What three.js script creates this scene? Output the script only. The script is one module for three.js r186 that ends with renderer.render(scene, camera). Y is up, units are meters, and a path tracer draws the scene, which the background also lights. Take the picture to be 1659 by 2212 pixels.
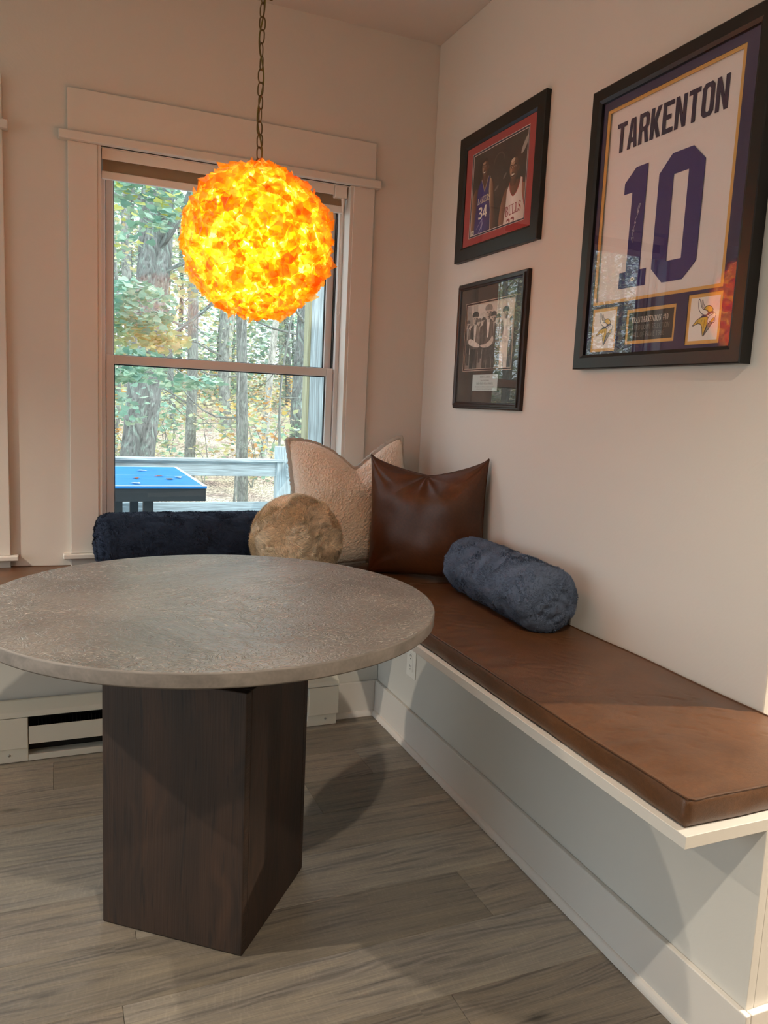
import * as THREE from 'three';
import { RoundedBoxGeometry } from 'three/addons/geometries/RoundedBoxGeometry.js';
import { mergeGeometries, mergeVertices } from 'three/addons/utils/BufferGeometryUtils.js';
import { RectAreaLightUniformsLib } from 'three/addons/lights/RectAreaLightUniformsLib.js';
import { createNoise3D, createNoise2D } from 'simplex-noise';

// ------------------------------------------------------------------ camera, sky, sun, exposure
const scene = new THREE.Scene();
const camera = new THREE.PerspectiveCamera(66.5, 1659 / 2212, 0.05, 200);
camera.rotation.order = 'YXZ';
camera.position.set(-1.1773, 1.2287, 2.7673);
camera.rotation.set(-0.1367, -0.4009, 0.0462);
scene.add(camera);

scene.background = new THREE.Color(0.76, 0.91, 1.0);
scene.backgroundIntensity = 2.35;
const sun = new THREE.DirectionalLight(new THREE.Color(1.0, 0.95, 0.86), 0.9);
sun.name = 'sun_light';
sun.position.set(9, 12, 7); sun.target.position.set(0, 0, -10);
sun.castShadow = true; sun.shadow.radius = 3;
Object.assign(sun.shadow.camera, { left: -30, right: 30, top: 30, bottom: -30, near: 1, far: 90 });
sun.shadow.mapSize.set(2048, 2048);
scene.add(sun, sun.target);
RectAreaLightUniformsLib.init();

const renderer = new THREE.WebGLRenderer({ antialias: true });
renderer.toneMapping = THREE.LinearToneMapping;
renderer.toneMappingExposure = 1.3;
renderer.shadowMap.enabled = true;

const DOWNLIGHT = 46;               // candela of a ceiling light
const PENDANT = 0.42;                // candela of the pendant bulb
const downlightSpots = [[-3.4, 0.8, 0.55], [2.7, 2.5, 2.3], [-0.9, 3.0, 0.3], [-3.2, 4.2, 0.06]];

// ------------------------------------------------------------------ helpers
let seed = 7;
const rnd = () => { seed = (seed * 1664525 + 1013904223) >>> 0; return seed / 4294967296; };
const rr = (a, b) => a + (b - a) * rnd();
const pick = (a) => a[Math.floor(rnd() * a.length)];
const noise3 = createNoise3D(rnd), noise2 = createNoise2D(rnd);
const V = (x, y, z) => new THREE.Vector3(x, y, z);
const clamp = (x, a = 0, b = 1) => Math.min(b, Math.max(a, x));
const sstep = (a, b, x) => { const t = clamp((x - a) / (b - a)); return t * t * (3 - 2 * t); };
const used = {};
function numbered(n) { const k = used[n] = (used[n] ?? -1) + 1; return k ? n + '_' + String(k).padStart(3, '0') : n; }
function shadows(o) { o.traverse((m) => { if (m.isMesh) { m.castShadow = true; m.receiveShadow = true; } }); return o; }
function thing(name, label, category, pos = [0, 0, 0], turn = 0, group) {
  const o = new THREE.Group(); o.name = numbered(name); scene.add(o);
  o.position.set(...pos); o.rotation.y = turn; o.userData = { label, category };
  if (group) o.userData.group = group;
  return o;
}
function part(name, geo, mat, parent, label) {
  const m = new THREE.Mesh(Array.isArray(geo) ? merge(geo) : geo, mat); m.name = numbered(name); m.castShadow = m.receiveShadow = true;
  if (label) m.userData.label = label;
  parent.add(m); return m;
}
function struct(name, geo, mat) { const m = part(name, geo, mat, scene); m.userData.kind = 'structure'; return m; }
function merge(gs) {
  gs = gs.map((g) => { const k = g.index ? g.toNonIndexed() : g; for (const a of Object.keys(k.attributes)) if (!['position', 'normal', 'uv'].includes(a)) k.deleteAttribute(a); return k; });
  return mergeGeometries(gs);
}
// planar uv in metres by the way each face looks; grain runs along the axis `along`
function boxUV(g, along = 'x', du = 0, dv = 0) {
  const n = g.index ? g.toNonIndexed() : g, p = n.attributes.position, uv = new Float32Array(p.count * 2);
  const a = V(0, 0, 0), b = V(0, 0, 0), c = V(0, 0, 0);
  for (let i = 0; i < p.count; i += 3) {
    a.fromBufferAttribute(p, i); b.fromBufferAttribute(p, i + 1); c.fromBufferAttribute(p, i + 2);
    const nn = b.clone().sub(a).cross(c.clone().sub(a)); const ax = [Math.abs(nn.x), Math.abs(nn.y), Math.abs(nn.z)], k = ax.indexOf(Math.max(...ax));
    const order = 'xyz'.split('').filter((_, i2) => i2 !== k); let [u, v] = order;
    if (v === along) [u, v] = [v, u];
    [a, b, c].forEach((q, j) => { uv[2 * (i + j)] = q[u] + du; uv[2 * (i + j) + 1] = q[v] + dv; });
  }
  n.setAttribute('uv', new THREE.BufferAttribute(uv, 2)); return n;
}
// box from low corner to high corner, edges eased by r
function bx(x0, y0, z0, x1, y1, z1, r = 0.002, along = 'x', du = 0, dv = 0) {
  const w = x1 - x0, h = y1 - y0, d = z1 - z0;
  const g = r ? new RoundedBoxGeometry(w, h, d, 1, Math.min(r, w / 2.1, h / 2.1, d / 2.1)) : new THREE.BoxGeometry(w, h, d);
  g.translate((x0 + x1) / 2, (y0 + y1) / 2, (z0 + z1) / 2);
  return boxUV(g, along, du, dv);
}
// outline in x,y pushed along z
function prism(pts, z0, z1, bevel = 0) {
  const s = new THREE.Shape(pts.map((p) => new THREE.Vector2(...p)));
  const g = new THREE.ExtrudeGeometry(s, { depth: z1 - z0 - 2 * bevel, bevelEnabled: bevel > 0, bevelSize: bevel, bevelThickness: bevel, bevelOffset: -bevel, bevelSegments: 1, curveSegments: 8 });
  g.translate(0, 0, z0 + bevel); return g;
}
function tube(pts, r, seg = 32, rad = 6, closed = false) { return new THREE.TubeGeometry(new THREE.CatmullRomCurve3(pts, closed), seg, r, rad, closed); }
// bar with its own two radii between points, slightly crooked
function limb(pts, r0, r1, rad = 8, seg = 12, rough = 0) {
  const c = new THREE.CatmullRomCurve3(pts), g = new THREE.TubeGeometry(c, seg, 1, rad), p = g.attributes.position, q = V(0, 0, 0);
  for (let i = 0; i <= seg; i++) {
    const m = c.getPointAt(i / seg), r = r0 + (r1 - r0) * i / seg;
    for (let j = 0; j <= rad; j++) {
      const k = i * (rad + 1) + j; q.fromBufferAttribute(p, k).sub(m);
      const f = 1 + rough * noise3(m.x * 3 + q.x * 2, m.y * 2.2, m.z * 3 + q.z * 2);
      q.multiplyScalar(r * f).add(m); p.setXYZ(k, q.x, q.y, q.z);
    }
  }
  const uv = g.attributes.uv, L = c.getLength(); for (let i = 0; i < uv.count; i++) uv.setXY(i, uv.getY(i) * r0 * 6.28, uv.getX(i) * L);
  g.computeVertexNormals(); return g;
}
// ------------------------------------------------------------------ textures
function dataTex(w, h, f, srgb = true) {
  const d = new Uint8Array(w * h * 4);
  for (let y = 0; y < h; y++) for (let x = 0; x < w; x++) { const c = f(x / w, y / h); const k = 4 * (y * w + x); d[k] = clamp(c[0]) * 255; d[k + 1] = clamp(c[1]) * 255; d[k + 2] = clamp(c[2]) * 255; d[k + 3] = 255; }
  const t = new THREE.DataTexture(d, w, h); t.wrapS = t.wrapT = THREE.RepeatWrapping; t.magFilter = THREE.LinearFilter; t.minFilter = THREE.LinearMipmapLinearFilter; t.generateMipmaps = true;
  if (srgb) t.colorSpace = THREE.SRGBColorSpace; t.needsUpdate = true; return t;
}
const gray = (v) => [v, v, v];
// noise that repeats over the unit square, with fx by fy cells
function tile(u, v, fx, fy, o = 0) {
  const a = u * Math.PI * 2, b = v * Math.PI * 2, x = fx / 6.283, y = fy / 6.283;
  return noise3(Math.cos(a) * x + o * 7.1, Math.sin(a) * x + Math.cos(b) * y * 1.0 + o * 3.3, Math.sin(b) * y + o);
}
function fbm(u, v, fx, fy, n = 4, o = 0) { let s = 0, a = 0.5; for (let i = 0; i < n; i++) { s += a * tile(u, v, fx * 2 ** i, fy * 2 ** i, o + i * 1.7); a *= 0.5; } return s; }
function canvasTex(w, h, draw) {
  const c = document.createElement('canvas'); c.width = w; c.height = h; draw(c.getContext('2d'), w, h);
  const t = new THREE.CanvasTexture(c); t.colorSpace = THREE.SRGBColorSpace; t.anisotropy = 4; return t;
}
const rep = (t, x, y) => { t.repeat.set(x, y); return t; };
const mat = (o) => new THREE.MeshStandardMaterial(o);
const phys = (o) => new THREE.MeshPhysicalMaterial(o);

const plasterBump = rep(dataTex(512, 512, (u, v) => gray(0.5 + 0.35 * fbm(u, v, 40, 40, 3) + 0.12 * fbm(u, v, 4, 4, 2, 3)), false), 1.6, 1.6);
const wallPaint = mat({ color: 0xd6d0c8, roughness: 0.82, bumpMap: plasterBump, bumpScale: 0.0003 });
const ceilingPaint = mat({ color: 0xd3ccc5, roughness: 0.9, bumpMap: plasterBump, bumpScale: 0.0003 });
const trimPaint = mat({ color: 0xd9d3cb, roughness: 0.42 });
const benchPaint = mat({ color: 0xd4d0c8, roughness: 0.5, bumpMap: plasterBump, bumpScale: 0.0003 });
const vinyl = mat({ color: 0xd4d2cf, roughness: 0.35 });
const darkGasket = mat({ color: 0x141416, roughness: 0.6 });
const clearGlass = phys({ color: 0xffffff, roughness: 0.0, transmission: 1, thickness: 0, ior: 1.45 });
const frameGlass = phys({ color: 0xffffff, roughness: 0.0, transmission: 1, thickness: 0, ior: 1.72 });
const heaterPaint = mat({ color: 0xe6dfcd, roughness: 0.45 });
const darkMetal = mat({ color: 0x2b2a28, roughness: 0.5, metalness: 0.6 });
const steel = mat({ color: 0xb9b7b0, roughness: 0.35, metalness: 0.9 });
const plastic = mat({ color: 0xe9e6df, roughness: 0.35 });

// ------------------------------------------------------------------ room shell
const RX = 0.3032, ZB = -0.3583, H = 2.7047, ZE = 1.54;
const W1 = [-1.03, -0.057], WY = [0.62, 2.107], W2 = [-2.36, -1.39 - 0.035 + 0.0];
W2[0] = W2[1] - 0.973;
{
  const s = new THREE.Shape([[-4.45, -0.1], [0.45, -0.1], [0.45, H], [-4.45, H]].map((p) => new THREE.Vector2(...p)));
  for (const [a, b] of [W1, W2]) s.holes.push(new THREE.Path([[a, WY[0]], [a, WY[1]], [b, WY[1]], [b, WY[0]]].map((p) => new THREE.Vector2(...p))));
  const g = new THREE.ExtrudeGeometry(s, { depth: 0.16, bevelEnabled: false }); g.translate(0, 0, ZB - 0.16);
  struct('wall_back', boxUV(g), wallPaint);
}
struct('wall_right', bx(RX, -0.1, ZB, 0.45, H, ZE, 0.004), wallPaint);
struct('wall_kitchen', bx(0.45, -0.1, ZE - 0.15, 4.65, H, ZE, 0), wallPaint);
struct('wall_far_right', bx(4.5, -0.1, ZE, 4.65, H, 6.15, 0), wallPaint);
struct('wall_front', bx(-4.45, -0.1, 6.0, 4.5, H, 6.15, 0), wallPaint);
const DOOR = [-0.15, 3.25, 2.12];
{
  const s = new THREE.Shape([[ZB, -0.1], [6.0, -0.1], [6.0, H], [ZB, H]].map((p) => new THREE.Vector2(...p)));
  s.holes.push(new THREE.Path([[DOOR[0], 0], [DOOR[0], DOOR[2]], [DOOR[1], DOOR[2]], [DOOR[1], 0]].map((p) => new THREE.Vector2(...p))));
  const g = new THREE.ExtrudeGeometry(s, { depth: 0.15, bevelEnabled: false }); g.rotateY(-Math.PI / 2); g.translate(-4.3, 0, 0);
  struct('wall_left', boxUV(g), wallPaint);
}
struct('ceiling', bx(-4.6, H, ZB - 0.4, 4.8, H + 0.15, 6.3, 0), ceilingPaint);
// patio door beyond the left edge of the picture: it lets the cool daylight in
{
  const d = new THREE.Group(); d.name = 'door_1'; d.userData.kind = 'structure'; scene.add(d);
  const [a, b, h] = DOOR, x0 = -4.4, x1 = -4.33;
  part('frame', [bx(x0, 0, a, x1, h, a + 0.07), bx(x0, 0, b - 0.07, x1, h, b), bx(x0, h - 0.07, a + 0.07, x1, h, b - 0.07), bx(x0, 0, a + 0.07, x1, 0.09, b - 0.07), bx(x0, 0.09, (a + b) / 2 - 0.05, x1, h - 0.07, (a + b) / 2 + 0.05)], vinyl, d);
  for (const [p, q] of [[a + 0.07, (a + b) / 2 - 0.05], [(a + b) / 2 + 0.05, b - 0.07]]) part('glass_pane', new THREE.PlaneGeometry(q - p, h - 0.16).rotateY(Math.PI / 2).translate(-4.365, 0.09 + (h - 0.16) / 2, (p + q) / 2), clearGlass, d);
}
// floor: planks run along x, rows 0.195 m deep
const plankTones = [];
{
  const tones = [[0.435, 0.402, 0.362], [0.465, 0.436, 0.398], [0.40, 0.37, 0.33], [0.452, 0.428, 0.395], [0.42, 0.385, 0.342]];
  for (let k = 0; k < 5; k++) {
    const cx = rr(0.2, 0.8), cy = rr(0.3, 0.7), col = tones[k];
    const t = dataTex(1024, 256, (u, v) => {
      const warp = fbm(u, v, 2, 1.2, 3, k) * 0.5;
      const cath = Math.sin((v - cy + warp * 0.35 + 0.6 * Math.exp(-(((u - cx) / 0.22) ** 2)) * (v - cy)) * 62 + 8 * warp);
      const line = fbm(u, v, 7, 95, 3, k + 5), fine = tile(u, v, 26, 210, k + 9), broad = fbm(u, v, 3, 6, 3, k + 20);
      const knot = Math.exp(-(((u - cx) / 0.02) ** 2 + ((v - cy) / 0.05) ** 2));
      let s = 1.03 + 0.10 * cath * sstep(0.05, -0.25, broad) + 0.13 * line + 0.05 * fine + 0.20 * broad - 0.35 * knot;
      const cross = fbm(u, v, 150, 6, 2, k + 31); s += 0.06 * sstep(0.12, 0.5, cross);
      const dark = sstep(0.22, 0.5, fbm(u, v, 5, 48, 3, k + 40)); s -= 0.12 * dark;
      return [col[0] * s, col[1] * s * (1 - 0.01 * broad), col[2] * s * (1 - 0.06 * broad)];
    });
    t.repeat.set(1 / 1.3, 1 / 0.195);
    plankTones.push(mat({ map: t, roughness: 0.4, bumpMap: rep(dataTex(512, 256, (u, v) => gray(0.5 + 0.4 * fbm(u, v, 10, 80, 3, k + 60) + 0.2 * sstep(0.1, 0.5, fbm(u, v, 90, 5, 2, k + 31))), false), 1 / 1.3, 1 / 0.195), bumpScale: 0.0007 }));
  }
}
const subfloor = mat({ color: 0x3a322b, roughness: 0.9 });
{
  const f = new THREE.Group(); f.name = 'floor'; f.userData.kind = 'structure'; scene.add(f);
  part('underlay', bx(-4.3, -0.12, ZB, 4.5, -0.012, 6.0, 0), subfloor, f);
  function plank(x0, z0, x1, z1) {
    const c = 0.0011, g = 0.0003, y1 = 0, P = [], U = [], N = [];
    const du = rnd() * 3, dv = Math.round(rnd() * 40) * 0.195 - z0;
    const a = [x0 + g, z0 + g, x1 - g, z1 - g], b = [x0 + c, z0 + c, x1 - c, z1 - c];
    const quad = (p) => { for (const i of [0, 1, 2, 0, 2, 3]) { P.push(...p[i]); U.push(p[i][0] + du, p[i][2] + dv); } };
    const up = (r, y) => [[r[0], y, r[3]], [r[2], y, r[3]], [r[2], y, r[1]], [r[0], y, r[1]]];
    const T = up(b, y1), M = up(a, -0.0012), B = up(a, -0.012);
    quad(T); for (let i = 0; i < 4; i++) { const j = (i + 1) % 4; quad([M[i], M[j], T[j], T[i]]); quad([B[i], B[j], M[j], M[i]]); }
    const G = new THREE.BufferGeometry(); G.setAttribute('position', new THREE.Float32BufferAttribute(P, 3)); G.setAttribute('uv', new THREE.Float32BufferAttribute(U, 2)); G.computeVertexNormals(); return G;
  }
  const known = { 0: -0.445, 2: -1.02, 3: -0.2 };
  let last = -1;
  for (let r = -5; r < 28; r++) {
    const z0 = 0.485 + 0.195 * r, z1 = z0 + 0.195; if (z1 < ZB || z0 > 6) continue;
    const L = 1.22; let x = -4.3, off = known[r] !== undefined ? ((known[r] + 4.3) % L) : rr(0.2, 1.2);
    const cuts = [-4.3]; for (let q = -4.3 + off; q < 4.5; q += L) if (q > -4.25) cuts.push(q); cuts.push(4.5);
    for (let i = 0; i + 1 < cuts.length; i++) {
      if (z0 < ZE - 0.2 && cuts[i] > 0.3) continue;
      let m; do m = Math.floor(rnd() * 5); while (m === last); last = m;
      part('floor_plank', plank(cuts[i], Math.max(z0, ZB), Math.min(cuts[i + 1], z1 < ZE ? 0.45 : 4.5), Math.min(z1, 6)), plankTones[m], f);
    }
  }
}
// windows
function windowUnit(name, X0, X1) {
  const w = new THREE.Group(); w.name = name; w.userData.kind = 'structure'; scene.add(w);
  const [Y0, Y1] = WY, zf = ZB + 0.02;
  part('side_casing', bx(X0 - 0.099, Y0, ZB, X0, Y1 - 0.012, zf, 0.0025, 'y'), trimPaint, w);
  part('side_casing', bx(X1, Y0, ZB, X1 + 0.091, Y1 - 0.012, zf, 0.0025, 'y'), trimPaint, w);
  part('head_casing', bx(X0 - 0.099, Y1 + 0.018, ZB, X1 + 0.091, 2.272, zf, 0.0025), trimPaint, w);
  part('head_shelf', bx(X0 - 0.128, Y1 - 0.012, ZB, X1 + 0.109, Y1 + 0.018, ZB + 0.042, 0.004), trimPaint, w);
  part('window_stool', bx(X0 - 0.126, Y0 - 0.018, ZB - 0.07, X1 + 0.118, Y0, ZB + 0.042, 0.004), trimPaint, w);
  part('apron', bx(X0 - 0.099, 0.53, ZB, X1 + 0.091, Y0 - 0.018, ZB + 0.016, 0.002), trimPaint, w);
  part('jamb', [bx(X0, Y0, ZB - 0.16, X0 + 0.012, Y1, zf - 0.004, 0.001, 'y'), bx(X1 - 0.012, Y0, ZB - 0.16, X1, Y1, zf - 0.004, 0.001, 'y'), bx(X0 + 0.012, Y1 - 0.012, ZB - 0.16, X1 - 0.012, Y1, zf - 0.004, 0.001)], trimPaint, w);
  const a = X0 + 0.012, b = X1 - 0.012, top = Y1 - 0.012, zi = ZB - 0.055;
  const rim = (x0, y0, x1, y1, z0, z1, t, tb = t, tt = t) => [bx(x0, y0, z0, x0 + t, y1, z1, 0.002, 'y'), bx(x1 - t, y0, z0, x1, y1, z1, 0.002, 'y'), bx(x0 + t, y0, z0, x1 - t, y0 + tb, z1, 0.002), bx(x0 + t, y1 - tt, z0, x1 - t, y1, z1, 0.002)];
  part('window_frame', rim(a, Y0, b, top, ZB - 0.155, zi, 0.018), vinyl, w);
  part('track', [bx(a + 0.018, Y0 + 0.02, zi - 0.03, a + 0.021, top - 0.02, zi - 0.024, 0, 'y'), bx(b - 0.021, 1.37, zi - 0.03, b - 0.018, top - 0.02, zi - 0.024, 0, 'y'), bx(b - 0.021, 1.37, zi - 0.045, b - 0.018, top - 0.02, zi - 0.04, 0, 'y')], darkGasket, w);
  const sash = (y0, y1, z1, t, tb, tt) => {
    const s = new THREE.Group(); s.name = numbered('sash'); w.add(s);
    const x0 = a + 0.02, x1 = b - 0.02, g = 0.005;
    part('sash_frame', rim(x0, y0, x1, y1, z1 - 0.032, z1, t, tb, tt), vinyl, s);
    part('gasket', rim(x0 + t - 0.001, y0 + tb - 0.001, x1 - t + 0.001, y1 - tt + 0.001, z1 - 0.024, z1 - 0.012, g), darkGasket, s);
    part('glass_pane', new THREE.PlaneGeometry(x1 - x0 - 2 * t, y1 - y0 - tb - tt).translate((x0 + x1) / 2, (y0 + tb + y1 - tt) / 2, z1 - 0.018), clearGlass, s);
  };
  sash(Y0 + 0.012, 1.369, zi - 0.012, 0.029, 0.04, 0.034);
  sash(1.335, top - 0.012, zi - 0.05, 0.029, 0.034, 0.034);
  return w;
}
windowUnit('window_1', ...W1);
windowUnit('window_2', ...W2);

// roller blinds
function blind(X0, X1, label) {
  const t = thing('roller_blind', label, 'blind', [(X0 + X1) / 2, 2.017, ZB]);
  const h = (X1 - X0) / 2 - 0.016, fabric = mat({ color: 0x94846c, roughness: 0.95, bumpMap: rep(dataTex(128, 128, (u, v) => gray(0.5 + 0.5 * Math.sin(u * 200) * Math.sin(v * 200)), false), 8, 8), bumpScale: 0.0002 });
  part('head_rail', bx(-h, 0.055, -0.075, h, 0.079, -0.02, 0.006), plastic, t);
  part('fascia', bx(-h, 0.042, -0.02, h - 0.055, 0.08, -0.014, 0.002), plastic, t);
  part('blind_fabric', bx(-h + 0.006, 0.0, -0.04, h - 0.014, 0.05, -0.036, 0), fabric, t);
  part('bottom_bar', bx(-h - 0.001, -0.022, -0.045, h - 0.008, 0.006, -0.029, 0.004), plastic, t);
  part('clutch_housing', bx(h - 0.054, 0.032, -0.06, h, 0.081, -0.010, 0.005), plastic, t);
  const c = new THREE.CylinderGeometry(0.008, 0.004, 0.05, 12).translate(h - 0.018, 0.005, -0.012);
  part('cord_connector', c, plastic, t);
  part('cord_loop', tube([V(h - 0.020, -0.02, -0.013), V(h - 0.022, -0.2, -0.013), V(h - 0.023, -0.33, -0.013), V(h - 0.030, -0.43, -0.013), V(h - 0.0245, -0.437, -0.012), V(h - 0.018, -0.43, -0.011), V(h - 0.019, -0.3, -0.011), V(h - 0.019, -0.02, -0.011)], 0.0011, 60, 5), plastic, t);
}
blind(...W1, 'raised taupe roller blind with white cord loop, at the window behind the lamp');

// ------------------------------------------------------------------ built-in corner bench
const LX = -0.1927, LYB = 0.4977, LYT = 0.5216, LZ = 1.8291, BZ = 0.2;
{
  const t = thing('corner_bench', 'white built-in corner bench with overhanging lid and tall baseboard running under both walls', 'bench');
  part('front_panel', bx(0, 0, 0, 0.02, LYB, LZ, 0.0015), benchPaint, t);
  part('front_panel', bx(-3.2, 0, -0.02, 0.0, LYB, 0.0, 0.0015), benchPaint, t);
  part("end_panel", bx(0.02, 0, LZ - 0.02, RX - 0.001, LYB, LZ, 0.0015), benchPaint, t);
  part('lid', bx(LX, LYB, BZ, RX - 0.001, LYT, LZ, 0.0012), benchPaint, t);
  part('lid', bx(-3.2, LYB, ZB + 0.001, RX - 0.001, LYT, BZ, 0.0012), benchPaint, t);
  const bb = (x0, z0, x1, z1) => bx(x0, 0.0, z0, x1, 0.14, z1, 0.003);
  part('baseboard', bb(-0.014, 0.0, 0, LZ + 0.014), trimPaint, t);
  part('baseboard', bb(-3.2, 0, -0.014, 0.014), trimPaint, t);
  part('baseboard', bb(0, LZ, RX - 0.001, LZ + 0.014), trimPaint, t);
  const q = []; for (let i = 0; i <= 6; i++) { const a = i / 6 * Math.PI / 2; q.push([-0.013 * Math.cos(a), 0.02 * Math.sin(a)]); } q.push([0, 0]);
  part('shoe_molding', prism(q.map(([x, y]) => [x - 0.014, y]), 0.014, LZ + 0.014), trimPaint, t);
  part('shoe_molding', prism(q.map(([x, y]) => [x, y]), 0, 3.0).rotateY(Math.PI / 2).translate(-3.014 , 0, 0.014), trimPaint, t);
}
// outlet on the bench front
{
  const t = thing('wall_outlet', 'white rectangular power outlet with two sockets on the bench front', 'outlet', [0, 0.314, 0.314]);
  part('cover_plate', bx(-0.005, -0.0575, -0.037, 0, 0.0575, 0.037, 0.0025), plastic, t);
  part('receptacle', bx(-0.0066, -0.0335, -0.0165, -0.004, 0.0335, 0.0165, 0.001), plastic, t);
  const hole = mat({ color: 0x1c1814, roughness: 0.9 });
  for (const y of [-0.0195, 0.0195]) {
    part('slot', bx(-0.0072, y + 0.001, 0.004, -0.0062, y + 0.009, 0.0062, 0), hole, t);
    part('slot', bx(-0.0072, y + 0.001, -0.0062, -0.0062, y + 0.009, -0.004, 0), hole, t);
    part('ground_hole', new THREE.CylinderGeometry(0.0023, 0.0023, 0.001, 10).rotateZ(Math.PI / 2).translate(-0.0067, y - 0.006, 0), hole, t);
  }
}
// electric baseboard heater
{
  const t = thing('baseboard_heater', 'cream electric baseboard heater along the back bench front', 'heater', [0, 0, 0.014]);
  const X0 = -2.2, XR = -0.186, EL = -1.272;
  const prof = (pts, x0, x1) => { const g = prism(pts.map(([z, y]) => [-z, y]), x0, x1, 0.001); g.rotateY(Math.PI / 2); return g; };
  // hood with a sloping top and a small lip
  part('hood', prof([[0, 0.2], [0.012, 0.2], [0.052, 0.175], [0.056, 0.165], [0.056, 0.158], [0.052, 0.158], [0.048, 0.170], [0.010, 0.194], [0, 0.194]], X0, XR), heaterPaint, t);
  part('back_plate', bx(EL, 0.02, 0, XR, 0.19, 0.004, 0), darkMetal, t);
  part('front_panel', bx(EL + 0.002, 0.062, 0.05, XR - 0.12, 0.123, 0.054, 0.0012), heaterPaint, t);
  part('end_cap', bx(X0, 0.05, 0.004, EL, 0.155, 0.056, 0.002), heaterPaint, t);
  part('end_cap', bx(XR - 0.12, 0.045, 0.004, XR, 0.155, 0.056, 0.003), heaterPaint, t);
  part('base_strip', bx(X0, 0.0, 0.002, EL, 0.05, 0.046, 0.002), heaterPaint, t);
  part('base_strip', bx(EL, 0.0, 0.002, XR - 0.12, 0.022, 0.046, 0.002), heaterPaint, t);
  part('base_strip', bx(XR - 0.12, 0.0, 0.002, XR - 0.004, 0.045, 0.046, 0.002), heaterPaint, t);
  const fin = []; for (let x = EL + 0.03; x < XR - 0.14; x += 0.012) fin.push(bx(x, 0.075, 0.008, x + 0.001, 0.135, 0.044, 0));
  part('heating_fins', fin, darkMetal, t).userData.kind = 'stuff';
  for (const x of [-1.33, -0.235]) part('screw', new THREE.SphereGeometry(0.0045, 10, 6).scale(1, 1, 0.5).translate(x, 0.026, 0.047), steel, t);
}
// ------------------------------------------------------------------ leather cushions
const leatherBump = rep(dataTex(512, 512, (u, v) => {
  const a = Math.abs(tile(u, v, 42, 42, 1)), b = Math.abs(tile(u, v, 70, 70, 4)); return gray(0.35 + 0.5 * Math.min(1, a * 2.2) * Math.min(1, b * 2.2 + 0.25) + 0.1 * fbm(u, v, 8, 8, 2));
}, false), 7, 7);
const leatherMap = rep(dataTex(512, 512, (u, v) => { const s = 1 + 0.16 * fbm(u, v, 3, 3, 3, 2) + 0.06 * tile(u, v, 60, 60, 8); return [0.37 * s, 0.242 * s, 0.145 * s]; }), 1.4, 1.4);
const leather = phys({ map: leatherMap, roughness: 0.33, bumpMap: leatherBump, bumpScale: 0.0003, specularIntensity: 0.9 });
const pillowLeather = phys({ map: leatherMap, color: 0xd6b592, roughness: 0.36, bumpMap: leatherBump, bumpScale: 0.0004 });
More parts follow.
